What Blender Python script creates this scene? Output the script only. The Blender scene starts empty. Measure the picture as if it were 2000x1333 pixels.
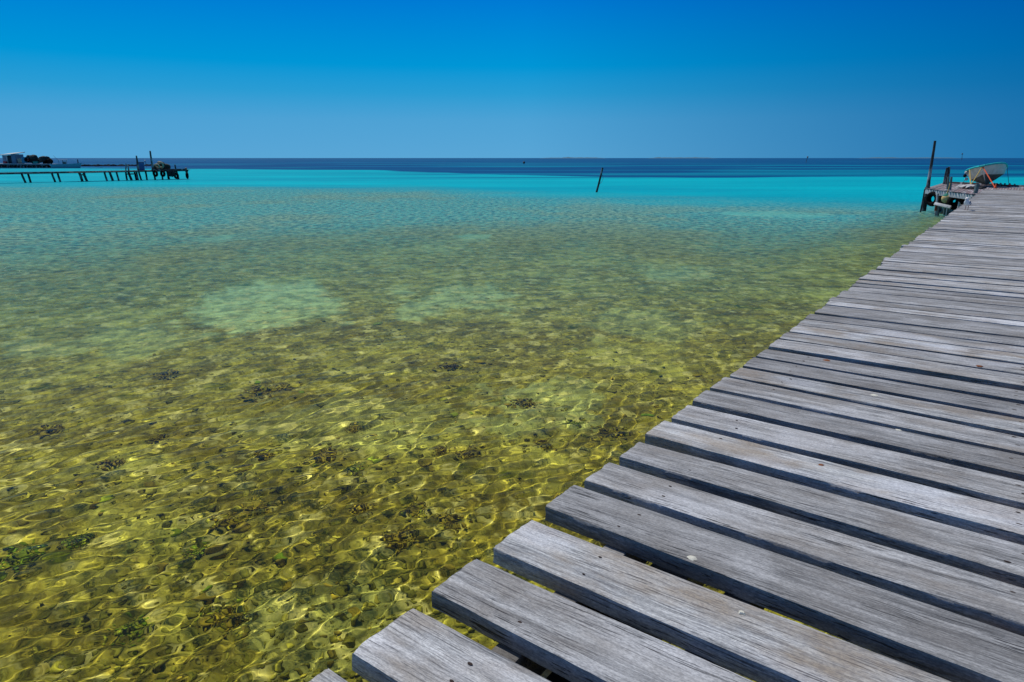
import bpy, bmesh, math, random
import numpy as np
from mathutils import Vector, Matrix, noise as mnoise
R = math.radians
random.seed(7); rng = np.random.default_rng(7)
sc = bpy.context.scene
col = sc.collection

# ---------------------------------------------------------------- camera
F, CX, CY, HOR = 1333.3, 1000.0, 666.5, 309.0     # focal length and horizon row in photo pixels
H = 2.66                                          # eye height above the water
HD = 1.16                                         # deck height above the water
PITCH = math.atan((CY - HOR) / F)
cam_d = bpy.data.cameras.new("camera"); cam_d.sensor_width = 36.0; cam_d.lens = 24.0
cam_d.clip_start = 0.05; cam_d.clip_end = 60000.0
cam = bpy.data.objects.new("camera", cam_d); col.objects.link(cam)
cam.location = (0, 0, H); cam.rotation_euler = (math.pi/2 - PITCH, 0, 0)
sc.camera = cam

def ray(px, py):
    x = (px - CX)/F; y = (py - CY)/F
    c, s = math.cos(PITCH), math.sin(PITCH)
    return Vector((x, c - y*s, -(s + y*c)))
def at_z(px, py, z):          # point of height z seen at a photo position (used to survey real positions)
    d = ray(px, py); k = (z - H)/d.z
    return Vector((d.x*k, d.y*k, z))
def at_y(px, py, Y):
    d = ray(px, py); k = Y/d.y
    return Vector((d.x*k, Y, H + d.z*k))

# ---------------------------------------------------------------- sky and sun
SUN_AZ, SUN_EL = R(-38), R(58)                    # azimuth clockwise from the view direction
w = bpy.data.worlds.new("World"); sc.world = w; w.use_nodes = True
nt = w.node_tree; nt.nodes.clear()
wo = nt.nodes.new('ShaderNodeOutputWorld'); bg = nt.nodes.new('ShaderNodeBackground')
sky = nt.nodes.new('ShaderNodeTexSky'); sky.sky_type = 'NISHITA'; sky.sun_disc = False
sky.sun_elevation = SUN_EL; sky.sun_rotation = SUN_AZ; sky.air_density = 1.0; sky.dust_density = 0.3; sky.ozone_density = 3.0
# clear tropical sky: the Nishita sky overhead, pulled to a saturated polarised blue low down
tcw = nt.nodes.new('ShaderNodeTexCoord'); sep = nt.nodes.new('ShaderNodeSeparateXYZ'); nt.links.new(tcw.outputs['Generated'], sep.inputs[0])
def wmath(op, a, b=0.0, clamp=False):
    n = nt.nodes.new('ShaderNodeMath'); n.operation = op; n.use_clamp = clamp
    for i, v in enumerate((a, b)):
        if isinstance(v, bpy.types.NodeSocket): nt.links.new(v, n.inputs[i])
        else: n.inputs[i].default_value = v
    return n.outputs[0]
def wmix(f, a, b, bt='MIX'):
    n = nt.nodes.new('ShaderNodeMix'); n.data_type = 'RGBA'; n.blend_type = bt
    for i, v in ((0, f), (6, a), (7, b)):
        if isinstance(v, bpy.types.NodeSocket): nt.links.new(v, n.inputs[i])
        else: n.inputs[i].default_value = v
    return n.outputs[2]
def wlin(r, g, b): return tuple(((v/255+0.055)/1.055)**2.4 if v > 10 else v/255/12.92 for v in (r, g, b))
rp = nt.nodes.new('ShaderNodeValToRGB'); cr = rp.color_ramp; cr.interpolation = 'LINEAR'
SKY = [(0.0, (90, 166, 214)), (0.05, (78, 162, 213)), (0.085, (42, 156, 212)), (0.12, (0, 150, 214)), (0.20, (0, 122, 212)), (0.45, (0, 84, 180))]
while len(cr.elements) < len(SKY): cr.elements.new(0.5)
for e, (p, c) in zip(cr.elements, SKY): e.position = p; e.color = (*wlin(*c), 1)
nt.links.new(wmath('ABSOLUTE', sep.outputs['Z']), rp.inputs[0])
side = wmath('MULTIPLY', wmath('ADD', sep.outputs['X'], -0.02), 1.75, True)          # darker away from the sun
tint = wmix(side, (1, 1, 1, 1), (0.16, 0.46, 0.62, 1))
low = wmix(1.0, rp.outputs[0], tint, 'MULTIPLY')
low10 = nt.nodes.new('ShaderNodeVectorMath'); low10.operation = 'SCALE'; nt.links.new(low, low10.inputs[0]); low10.inputs['Scale'].default_value = 10.0
up = nt.nodes.new('ShaderNodeMapRange'); nt.links.new(wmath('ABSOLUTE', sep.outputs['Z']), up.inputs[0]); up.inputs[1].default_value = 0.25; up.inputs[2].default_value = 0.6
nt.links.new(wmix(up.outputs[0], low10.outputs[0], sky.outputs[0]), bg.inputs[0])
bg.inputs[1].default_value = 0.10
nt.links.new(bg.outputs[0], wo.inputs[0])
sun_d = bpy.data.lights.new("sun", 'SUN'); sun_d.energy = 3.6; sun_d.angle = R(0.53); sun_d.color = (1.0, 0.96, 0.9)
sun = bpy.data.objects.new("sun", sun_d); col.objects.link(sun); sun.location = (-20, 20, 40)
sdir = Vector((math.sin(SUN_AZ)*math.cos(SUN_EL), math.cos(SUN_AZ)*math.cos(SUN_EL), math.sin(SUN_EL)))
sun.rotation_euler = sdir.to_track_quat('Z', 'Y').to_euler()
sun_d.cycles.is_caustics_light = True
sc.view_settings.view_transform = 'Standard'; sc.view_settings.look = 'None'
sc.view_settings.exposure = 0.0; sc.view_settings.gamma = 1.0; sc.view_settings.use_curve_mapping = False
sc.render.engine = 'CYCLES'
sc.cycles.use_denoising = True
sc.cycles.max_bounces = 6; sc.cycles.diffuse_bounces = 2; sc.cycles.transmission_bounces = 5; sc.cycles.transparent_max_bounces = 8
sc.cycles.sample_clamp_indirect = 4.0

# ---------------------------------------------------------------- helpers
def mesh_np(name, V, Fq, mats=(), parent=None, smooth=False, mi=None):
    me = bpy.data.meshes.new(name)
    V = np.asarray(V, dtype=np.float32); Fq = [tuple(f) for f in Fq] if not isinstance(Fq, np.ndarray) else Fq
    if isinstance(Fq, np.ndarray):
        n, k = Fq.shape
        me.vertices.add(len(V)); me.vertices.foreach_set('co', V.ravel())
        me.loops.add(n*k); me.loops.foreach_set('vertex_index', Fq.astype(np.int32).ravel())
        me.polygons.add(n); me.polygons.foreach_set('loop_start', np.arange(0, n*k, k, dtype=np.int32))
        me.polygons.foreach_set('loop_total', np.full(n, k, dtype=np.int32))
        me.update(calc_edges=True); me.validate()
    else:
        me.from_pydata([tuple(map(float, v)) for v in V], [], Fq); me.update()
    for m in (mats if isinstance(mats, (list, tuple)) else [mats]): me.materials.append(m)
    if mi is not None: me.polygons.foreach_set('material_index', np.asarray(mi, dtype=np.int32))
    if smooth: me.polygons.foreach_set('use_smooth', np.ones(len(me.polygons), dtype=bool))
    o = bpy.data.objects.new(name, me); col.objects.link(o)
    if parent: o.parent = parent
    return o

class NG:                                          # tiny node-graph helper
    def __init__(s, name):
        s.m = bpy.data.materials.new(name); s.m.use_nodes = True; s.t = s.m.node_tree; s.t.nodes.clear()
        s.out = s.t.nodes.new('ShaderNodeOutputMaterial')
    def n(s, typ, ins=None, **kw):
        nd = s.t.nodes.new('ShaderNode'+typ)
        for k, v in kw.items(): setattr(nd, k, v)
        for k, v in (ins or {}).items(): s.i(nd, k, v)
        return nd
    def i(s, nd, k, v):
        if hasattr(v, 'node') or isinstance(v, bpy.types.NodeSocket): s.t.links.new(v, nd.inputs[k])
        else: nd.inputs[k].default_value = v
    def math(s, op, a, b=0.0, c=None, clamp=False):
        nd = s.n('Math', {0: a, 1: b}, operation=op, use_clamp=clamp)
        if c is not None: s.i(nd, 2, c)
        return nd.outputs[0]
    def mix(s, f, a, b, blend='MIX'):
        nd = s.n('Mix', data_type='RGBA', blend_type=blend)
        s.i(nd, 0, f); s.i(nd, 6, a); s.i(nd, 7, b); return nd.outputs[2]
    def ramp(s, f, pts, interp='LINEAR'):
        nd = s.n('ValToRGB', {0: f}); cr = nd.color_ramp; cr.interpolation = interp
        while len(cr.elements) < len(pts): cr.elements.new(0.5)
        for e, (p, c) in zip(cr.elements, pts): e.position = p; e.color = (*c, 1) if len(c) == 3 else c
        return nd.outputs[0]
    def noise(s, vec, scale, detail=2, rough=0.5, dist=0.0, out=0):
        nd = s.n('TexNoise', {'Vector': vec, 'Scale': scale, 'Detail': detail, 'Roughness': rough, 'Distortion': dist}); return nd.outputs[out]
    def mapping(s, vec, scale=(1,1,1), loc=(0,0,0), rot=(0,0,0)):
        return s.n('Mapping', {'Vector': vec, 'Scale': scale, 'Location': loc, 'Rotation': rot}).outputs[0]
    def done(s, sh): s.t.links.new(sh, s.out.inputs[0]); return s.m
def c3(r, g, b): return (r, g, b, 1.0)
def lin(r, g, b):
    f = lambda v: ((v/255+0.055)/1.055)**2.4 if v > 10 else v/255/12.92
    return (f(r), f(g), f(b), 1.0)
def mr(g, v, a, b, c=0.0, d=1.0, kind='LINEAR'):
    nd = g.n('MapRange', {0: v, 1: a, 2: b, 3: c, 4: d}, interpolation_type=kind); return nd.outputs[0]

# pier frame: u along the pier, v to its left
AZ = R(36.05); D2 = np.array([math.sin(AZ), math.cos(AZ)]); N2 = np.array([-D2[1], D2[0]])
def uv(u, v, z=HD):
    p = D2*u + N2*v; return Vector((float(p[0]), float(p[1]), z))
def to_uv(p):
    return float(p[0]*D2[0] + p[1]*D2[1]), float(p[0]*N2[0] + p[1]*N2[1])
V0 = 1.4927                                        # left edge of the deck

def fbm2(x, y, seed, octs=4, rough=0.5):           # cheap value noise, numpy
    def vn(x, y, sd):
        xi = np.floor(x).astype(np.int64); yi = np.floor(y).astype(np.int64); fx = x-xi; fy = y-yi
        fx = fx*fx*(3-2*fx); fy = fy*fy*(3-2*fy)
        def h(a, b):
            n = (a*374761393 + b*668265263 + sd*1442695) & 0x7fffffff
            n = ((n ^ (n >> 13))*1274126177) & 0x7fffffff
            return (n & 0xffff)/65535.0
        return (h(xi,yi)*(1-fx)+h(xi+1,yi)*fx)*(1-fy)+(h(xi,yi+1)*(1-fx)+h(xi+1,yi+1)*fx)*fy
    s = 0; a = 1; t = 0
    for k in range(octs): s = s + a*vn(x*2**k, y*2**k, seed+k); t += a; a *= rough
    return s/t
def sstep(x, a, b):
    t = np.clip((x-a)/(b-a), 0, 1); return t*t*(3-2*t)
# ---------------------------------------------------------------- seabed and water
def polar_grid(r0, r1, rstep, front=58, fine=0.28, coarse=4.0):
    rm = 15.0; n = int(math.log(rm/r0)/math.log(1+rstep)); r = r0*(1+rstep)**np.arange(n+1)
    s2 = rstep*3.4; n = int(math.log(r1/r[-1])/math.log(1+s2)); r = np.concatenate([r, r[-1]*(1+s2)**np.arange(1, n+1)])
    a = np.concatenate([np.arange(-front, front, fine), np.arange(front, 360-front-0.01, coarse)])
    a = np.radians(a); return r, a
def polar_mesh(r, a):
    nr, na = len(r), len(a)
    X = r[:, None]*np.sin(a)[None]; Y = r[:, None]*np.cos(a)[None]
    i = np.arange(nr-1)[:, None]; j = np.arange(na)[None]
    q = np.stack([i*na+j, (i+1)*na+j, (i+1)*na+(j+1) % na, i*na+(j+1) % na], -1).reshape(-1, 4)
    return X, Y, q[:, ::-1].copy()

# fields that describe the lagoon: fraction of rubble bed seen, colour of the water body
def lagoon(X, Y):
    r = np.hypot(X, Y)
    az = np.degrees(np.arctan2(X, Y))
    wob = fbm2(X*0.03+9, Y*0.05+3, 11, 4)-0.5
    rr = r*(1+0.35*wob)
    # distance where the sand flat starts
    eb = np.interp(az, [-45, -33, -15, 5, 30], [92, 88, 70, 52, 46])
    body = sstep(rr, 8, 36)*0.62 + sstep(rr*(1+.25*(fbm2(X*.12, Y*.2, 19, 4, .6)-.5)), eb*.60, eb*1.16)*0.38
    u_ = X*D2[0]+Y*D2[1]; v_ = X*N2[0]+Y*N2[1]         # the bank the pier stands on stays shallow
    body = body*(1-.75*(1-sstep(v_+3*wob, 2.0, 5.5+.03*u_))*(1-sstep(u_, 36, 44)))
    deep_edge = np.interp(az, [-50, -25, -12, 0, 8, 17, 25, 37, 60], [245, 196, 158, 113, 99, 101, 113, 126, 138])
    deep = sstep(r*(1+0.12*wob+0.16*(fbm2(X*.035, Y*.10, 77, 5, .65)-.5)), deep_edge*0.985, deep_edge*1.03)
    deep = np.maximum(deep, .55*sstep(fbm2(X*.02+4, Y*.12, 83, 4), .60, .68)*sstep(r, deep_edge*.62, deep_edge*.9))
    deep = deep*(1-.35*sstep(fbm2(X*.012+9, Y*.05, 87, 4), .56, .64)*(1-sstep(r, 260, 500)))
    return r, az, body, deep
PATCH = []                                         # pale sandy hollows: centre, half sizes, turn
for (px, py, wpx, y0, y1, k) in ((500, 575, 280, 536, 640, 1.0), (870, 572, 220, 548, 602, .75), (915, 462, 66, 456, 469, .9), (425, 465, 60, 461, 471, .6),
        (1310, 524, 120, 514, 537, .6), (1240, 612, 230, 585, 650, .35), (1500, 419, 190, 413, 426, .6), (50, 502, 90, 498, 508, .45), (700, 770, 420, 735, 815, .25), (620, 1090, 330, 1030, 1180, .3), (1050, 740, 260, 700, 790, .5), (260, 640, 300, 610, 680, .45), (860, 486, 100, 481, 491, .35)):
    c_ = at_z(px, py, 0); d_ = math.hypot(c_.x, c_.y)
    f_, n_ = at_z(px, y0, 0), at_z(px, y1, 0)
    PATCH.append((c_.x, (f_.y+n_.y)/2, wpx/2/F*d_*1.02, abs(f_.y-n_.y)/2, k))
def sand_field(X, Y):
    S = np.zeros_like(X); wob = (fbm2(X*1.1+3, Y*1.1, 51, 5, .7)-.5)*2.3
    for (cx_, cy_, hx, hy, k) in PATCH:
        d_ = np.sqrt(((X-cx_)/hx)**2+((Y-cy_)/hy)**2)+wob
        S = np.maximum(S, k*(1-sstep(d_, .78, .95)))
    return S
def brown_field(X, Y):
    return .7*sstep(fbm2(X*0.22+2, Y*0.16+8, 61, 6, .65), .46, .68)
BED_Z = -0.75
def bed_height(X, Y):
    r = np.hypot(X, Y)
    rub = (fbm2(X*0.9, Y*0.9, 3, 3)-0.5)*0.22 + (fbm2(X*4, Y*4, 5, 3)-0.5)*0.10*np.exp(-r/25)
    return BED_Z - 0.9*sstep(r, 15, 70) - 2.5*sstep(r, 90, 200) + rub

WAVES = []
_w = np.random.default_rng(21)
for lam in np.geomspace(0.08, 1.3, 66):
    th = R(125) + _w.normal(0, 0.55)               # travel direction spread round one main heading
    k = 2*math.pi/lam
    amp = 0.0125*_w.uniform(0.6, 1.3)/k * (1.55 if lam < 0.19 else 0.95 if lam < .30 else 0.5 if lam < .45 else 0.24)
    WAVES.append((lam, k*math.sin(th), k*math.cos(th), amp, _w.uniform(0, 6.28)))
def wave_z(X, Y, spacing):
    Z = np.zeros_like(X)
    warp = (fbm2(X*0.9, Y*0.9, 31, 3)-0.5)*1.6
    gust = 0.35+1.5*np.clip(fbm2(X*0.30+5, Y*0.30, 37, 3)-.12, 0, 1)
    for lam, kx, ky, amp, ph in WAVES:
        fade = np.clip((lam/spacing-3.0)/2.0, 0, 1)
        Z += amp*fade*np.sin(kx*X+ky*Y+ph+warp*2.0/lam**0.3)
    return Z*gust*WAVE_GAIN
WAVE_GAIN = 0.92

r, a = polar_grid(0.9, 32000.0, 0.0035, fine=0.2)
X, Y, q = polar_mesh(r, a)
spc = (r*np.where(r < 15, .0035, .0119))[:, None]*np.ones_like(X)
Z = wave_z(X, Y, spc)
rr_, az_, body_, deep_ = lagoon(X, Y)
V = np.stack([X, Y, Z], -1).reshape(-1, 3)
ctr = len(V); V = np.vstack([V, [[0, 0, 0]]])
g = NG("sea_water")
geo = g.n('NewGeometry'); pos = geo.outputs['Position']
at_b = g.n('Attribute', attribute_name='body').outputs['Fac']
at_d = g.n('Attribute', attribute_name='deep').outputs['Fac']
at_r = g.n('Attribute', attribute_name='ripple').outputs['Fac']
# small ripples the mesh cannot carry
mp = g.mapping(pos, scale=(1.0, 1.0, 1.0), rot=(0, 0, R(-50)))
mp2 = g.mapping(mp, scale=(0.6, 1.6, 1.0))
n1 = g.noise(mp2, 4.2, 4, 0.65, 0.6); n2 = g.noise(mp2, 0.9, 4, 0.6, 0.3)
hsum = g.math('ADD', g.math('MULTIPLY', n1, 0.035), g.math('MULTIPLY', n2, 0.10))
bump = g.n('Bump', {'Height': g.math('MULTIPLY', hsum, at_r), 'Strength': 1.0, 'Distance': 1.0})
# streaks over the deep reef and flats
st = g.noise(g.mapping(pos, scale=(0.006, 0.03, 1), rot=(0, 0, R(4))), 1.0, 4, 0.6)
st2 = g.noise(g.mapping(pos, scale=(0.02, 0.09, 1)), 1.0, 5, 0.65)
flat = g.mix(mr(g, st2, .35, .7), lin(0, 143, 160), lin(0, 172, 180))
deepc = g.mix(mr(g, st, .5, .68), lin(0, 62, 108), lin(0, 96, 136))
tex = g.noise(g.mapping(pos, scale=(3.6, 3.0, 1)), 1.0, 5, 0.74)
at_s = g.n('Attribute', attribute_name='sandp').outputs['Fac']; at_w = g.n('Attribute', attribute_name='brown').outputs['Fac']
mid = g.mix(mr(g, tex, .42, .58), g.mix(at_w, lin(10, 112, 134), lin(44, 112, 116)), g.mix(at_w, lin(108, 196, 180), lin(158, 188, 150)))  # rubble tones, with sky reflection and wavelet glints painted into the water colour
mid = g.mix(mr(g, g.noise(g.mapping(pos, scale=(3.4, 2.8, 1), loc=(3, 8, 0)), 1.0, 3, .65), .56, .63, 0, .65), mid, lin(180, 205, 170))
mid = g.mix(mr(g, g.noise(g.mapping(pos, scale=(1.6, 2.2, 1), loc=(1, 8, 0)), 1.0, 5, .8), .58, .66, 0, .6), mid, lin(10, 72, 92))
mid = g.mix(g.math('MULTIPLY', at_s, .92), mid, g.mix(tex, lin(70, 190, 178), lin(150, 222, 190)))
bodyc = g.mix(mr(g, at_b, .55, 1.0, kind='SMOOTHSTEP'), mid, flat)
wc = g.mix(at_d, bodyc, deepc)
dif = g.n('BsdfDiffuse', {'Color': wc, 'Normal': bump.outputs[0]}).outputs[0]
bump2 = g.n('Bump', {'Height': g.math('MULTIPLY', hsum, at_r), 'Strength': 0.25, 'Distance': 1.0})
refr = g.n('BsdfRefraction', {'Color': g.mix(mr(g, at_r, .0, .55), c3(.95, .97, .68), c3(.84, .96, .84)), 'IOR': 1.333, 'Roughness': 0.0, 'Normal': bump2.outputs[0]}).outputs[0]
opac = g.math('MAXIMUM', at_b, at_d)
b1 = g.n('MixShader', {0: opac, 1: refr, 2: dif}).outputs[0]
gl = g.n('BsdfGlossy', {'Color': c3(1, 1, 1), 'Roughness': mr(g, at_r, 0, 1, .03, .16), 'Normal': bump.outputs[0]}).outputs[0]
fr = g.n('Fresnel', {'IOR': 1.333, 'Normal': bump.outputs[0]}).outputs[0]
frw = g.math('MULTIPLY', fr, mr(g, at_r, 0, 1, .42, .17))
M_WATER = g.done(g.n('MixShader', {0: frw, 1: b1, 2: gl}).outputs[0])
water = mesh_np('water', V, q, M_WATER, smooth=True)
me = water.data
def fattr(me, name, arr):
    at = me.attributes.new(name, 'FLOAT', 'POINT'); at.data.foreach_set('value', np.asarray(arr, dtype=np.float32).ravel())
pad = lambda A: np.append(A.ravel(), 0)
fattr(me, 'sandp', pad(sand_field(X, Y))); fattr(me, 'brown', pad(brown_field(X, Y)))
fattr(me, 'body', pad(body_)); fattr(me, 'deep', pad(deep_)); fattr(me, 'ripple', pad(sstep(rr_, 4, 25)))
water['kind'] = 'structure'
water.cycles.is_caustics_caster = True

rb, ab = polar_grid(0.9, 33000.0, 0.012, fine=0.4)
Xb, Yb, qb = polar_mesh(rb, ab)
Vb = np.stack([Xb, Yb, bed_height(Xb, Yb)], -1).reshape(-1, 3)
g = NG("seabed")
pos = g.n('NewGeometry').outputs['Position']
dv = g.noise(pos, 3.0, 3, 0.6, out=1)
pd = g.n('VectorMath', {0: pos, 1: g.n('VectorMath', {0: dv, 'Scale': 0.10}, operation='SCALE').outputs[0]}, operation='ADD').outputs[0]
v1 = g.n('TexVoronoi', {'Vector': pd, 'Scale': 15.0, 'Randomness': 1.0})
v2 = g.n('TexVoronoi', {'Vector': pd, 'Scale': 38.0, 'Randomness': 1.0})
n1 = g.noise(pos, 0.55, 5, 0.6); n2 = g.noise(pos, 2.2, 4, 0.65); n3 = g.noise(pos, 14, 3, 0.6)
stone = g.ramp(v1.outputs['Color'], [(0.0, (.14, .13, .025)), (.35, (.25, .23, .04)), (.7, (.42, .39, .08)), (1.0, (.28, .22, .04))])
peb = g.ramp(v2.outputs['Color'], [(0.0, (.14, .135, .025)), (.5, (.34, .32, .06)), (1.0, (.52, .48, .13))])
c = g.mix(mr(g, n2, .4, .62), stone, peb)
c = g.mix(mr(g, v1.outputs['Distance'], .45, .75, 0, .4), c, c3(.06, .055, .012))
sand = g.mix(n3, c3(.34, .34, .08), c3(.50, .50, .15))
at_s = g.n('Attribute', attribute_name='sandp').outputs['Fac']; at_w = g.n('Attribute', attribute_name='brown').outputs['Fac']
c = g.mix(g.math('MULTIPLY', mr(g, n1, .50, .62), 0.75), c, sand)
c = g.mix(mr(g, g.noise(g.mapping(pos, loc=(11, 4, 0)), 0.8, 6, 0.7), .46, .60, 0, .62), c, g.mix(n3, c3(.10, .085, .012), c3(.26, .21, .035)))
c = g.mix(g.math('MULTIPLY', at_w, .3), c, g.mix(n3, c3(.12, .08, .014), c3(.34, .25, .05)))
c = g.mix(g.math('MULTIPLY', at_s, .85), c, g.mix(n3, c3(.36, .46, .24), c3(.52, .62, .34)))
big = g.noise(g.mapping(pos, loc=(2, 5, 0)), 2.7, 4, 0.7)
c = g.n('HueSaturation', {'Color': c, 'Value': mr(g, big, .40, .60, .58, 1.32)}).outputs[0]
c = g.mix(mr(g, g.noise(g.mapping(pos, loc=(4, 1, 0)), 3.6, 3, 0.65), .56, .64, 0, .75), c, c3(.62, .58, .26))
c = g.mix(mr(g, g.noise(g.mapping(pos, loc=(7, 3, 0)), 1.6, 4, 0.6), .62, .72), c, c3(.07, .09, .004))
hgt = g.math('ADD', g.math('MULTIPLY', v1.outputs['Distance'], -0.03), g.math('MULTIPLY', v2.outputs['Distance'], -0.012))
bp = g.n('Bump', {'Height': hgt, 'Strength': 0.9, 'Distance': 1.0})
c = g.mix(1.0, c, c3(1.38, 1.30, 1.25), 'MULTIPLY')
M_BED = g.done(g.n('BsdfDiffuse', {'Color': c, 'Normal': bp.outputs[0]}).outputs[0])
bed = mesh_np('seabed', Vb, qb, M_BED, smooth=True); bed['kind'] = 'structure'
bed.cycles.is_caustics_receiver = True
fattr(bed.data, 'sandp', sand_field(Xb, Yb)); fattr(bed.data, 'brown', brown_field(Xb, Yb))

# loose coral rubble and stones lying on the near seabed (nobody could count them)
def scatter(name, N, rmin, rmax, smin, smax, mat, gate, seed, flat=.55, amax=52, power=2.2):
    q_ = np.random.default_rng(seed)
    bm = bmesh.new(); bmesh.ops.create_icosphere(bm, subdivisions=2 if N < 3000 else 1, radius=1.0)
    bv = np.array([v.co[:] for v in bm.verts]); bf = np.array([[v.index for v in f.verts] for f in bm.faces]); bm.free()
    rr = rmin*(rmax/rmin)**q_.random(N); aa = np.radians(q_.uniform(-amax, amax, N)); px = rr*np.sin(aa); py = rr*np.cos(aa)
    keep = gate(px, py) > q_.random(N); px, py, rr = px[keep], py[keep], rr[keep]; n = len(px)
    s = smin*(smax/smin)**(q_.random(n)**power); 
    k1 = q_.normal(size=(n, 1, 3))*2.2; ph = q_.uniform(0, 6, (n, 1))
    lump = 1+.22*np.sin((bv[None]*k1).sum(-1)+ph)+.12*np.sin((bv[None]*k1[:, :, ::-1]*1.9).sum(-1)+ph*2)
    P = bv[None]*lump[..., None]*s[:, None, None]*np.stack([q_.uniform(.7, 1.4, n), q_.uniform(.7, 1.4, n), np.full(n, flat)*q_.uniform(.6, 1.3, n)], -1)[:, None]
    th = q_.uniform(0, 6.28, n); c_, s_ = np.cos(th)[:, None], np.sin(th)[:, None]
    P = np.stack([P[..., 0]*c_-P[..., 1]*s_, P[..., 0]*s_+P[..., 1]*c_, P[..., 2]], -1)
    P += np.stack([px, py, bed_height(px, py)+s*flat*.25], -1)[:, None]
    Fq = (bf[None]+(np.arange(n)*len(bv))[:, None, None]).reshape(-1, 3)
    o = mesh_np(name, P.reshape(-1, 3), Fq, mat, smooth=True)
    fattr(o.data, 'tone', np.repeat(q_.random(n), len(bv))); o['kind'] = 'stuff'; o.cycles.is_caustics_receiver = True
    return o
g = NG("rubble_stone"); pos = g.n('NewGeometry').outputs['Position']; tn = g.n('Attribute', attribute_name='tone').outputs['Fac']
c = g.ramp(tn, [(0, (.20, .19, .035)), (.3, (.27, .26, .045)), (.55, (.33, .32, .06)), (.8, (.40, .38, .08)), (.93, (.30, .23, .04)), (1, (.54, .50, .16))])
c = g.mix(mr(g, g.noise(pos, 22, 4, .7), .35, .7), c, g.mix(.6, c, c3(.05, .06, .006)))
c = g.mix(1.0, c, c3(1.38, 1.30, 1.25), 'MULTIPLY')
M_STONE = g.done(g.n('BsdfDiffuse', {'Color': c, 'Normal': g.n('Bump', {'Height': g.noise(pos, 30, 3, .6), 'Strength': .5, 'Distance': .02}).outputs[0]}).outputs[0])
g = NG("brown_weed"); pos = g.n('NewGeometry').outputs['Position']; tn = g.n('Attribute', attribute_name='tone').outputs['Fac']
c = g.ramp(tn, [(0, (.26, .21, .04)), (.5, (.44, .33, .04)), (.8, (.24, .38, .03)), (1, (.45, .42, .06))])
M_WEED = g.done(g.n('BsdfDiffuse', {'Color': c, 'Normal': g.n('Bump', {'Height': g.noise(pos, 60, 4, .7), 'Strength': .3, 'Distance': .005}).outputs[0]}).outputs[0])
patchy = lambda x_, y_: np.clip((sstep(fbm2(x_*.5, y_*.5, 91, 3), .34, .52)*.9+.25)*(1-.85*sand_field(x_, y_)), 0, 1)
scatter('coral_rubble', 32000, 2.2, 20.0, .007, .040, M_STONE, patchy, 5)
scatter('seaweed', 1500, 2.6, 24.0, .02, .07, M_WEED, lambda x_, y_: sstep(fbm2(x_*1.6, y_*1.6, 17, 4), .52, .64)*(1-sand_field(x_, y_)*.8), 6, .8, power=1.6)
# tufts of brown and green weed standing up from the bed: many little tilted fronds
q_ = np.random.default_rng(4); bm = bmesh.new(); bmesh.ops.create_icosphere(bm, subdivisions=1, radius=1.0)
bv = np.array([v.co[:] for v in bm.verts]); bf = np.array([[v.index for v in f.verts] for f in bm.faces]); bm.free(); WP = []; WS = []; WT = []
for (px, py, tone, R_) in [(510, 790, .5, .20), (556, 784, .45, .14), (640, 908, .35, .13), (515, 912, .4, .10), (450, 1040, .45, .12), (430, 1208, .5, .13), (785, 1072, .4, .12), (705, 1012, .35, .09),
        (812, 1015, .5, .10), (875, 1032, .3, .11), (912, 902, .3, .10), (500, 1010, .35, .09), (860, 900, .3, .08), (1025, 812, .45, .12), (1190, 860, .5, .13), (1060, 884, .45, .10), (330, 760, .4, .14), (880, 740, .4, .13),
        (48, 1112, .85, .17), (258, 1236, .85, .09), (690, 940, .85, .08), (390, 1085, .85, .09), (160, 1078, .8, .08), (1120, 846, .85, .08), (220, 930, .4, .11), (100, 870, .35, .13), (690, 860, .35, .09), (310, 880, .3, .10)]:
    c_ = at_z(px, py, -.42); zb = float(bed_height(np.array([c_.x]), np.array([c_.y]))[0]); n_ = 150
    d3 = q_.normal(size=(n_, 3))*np.array([.55, .55, .30])*R_*q_.uniform(.8, 1.25, (1, 3)); d3[:, 2] = np.abs(d3[:, 2])*.9
    WP.append(np.array([c_.x, c_.y, zb])+d3); WS.append(R_*q_.uniform(.06, .17, n_)); WT.append(np.clip(tone+q_.normal(0, .12, n_), 0, 1))
WP = np.vstack(WP); WS = np.concatenate(WS); WT = np.concatenate(WT); n_ = len(WP)
P = bv[None]*WS[:, None, None]*q_.uniform(.5, 1.5, (n_, 1, 3))+WP[:, None]
o = mesh_np('weed_tufts', P.reshape(-1, 3), (bf[None]+(np.arange(n_)*len(bv))[:, None, None]).reshape(-1, 3), M_WEED, smooth=True)
fattr(o.data, 'tone', np.repeat(WT, len(bv))); o['kind'] = 'stuff'; o.cycles.is_caustics_receiver = True
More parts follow.
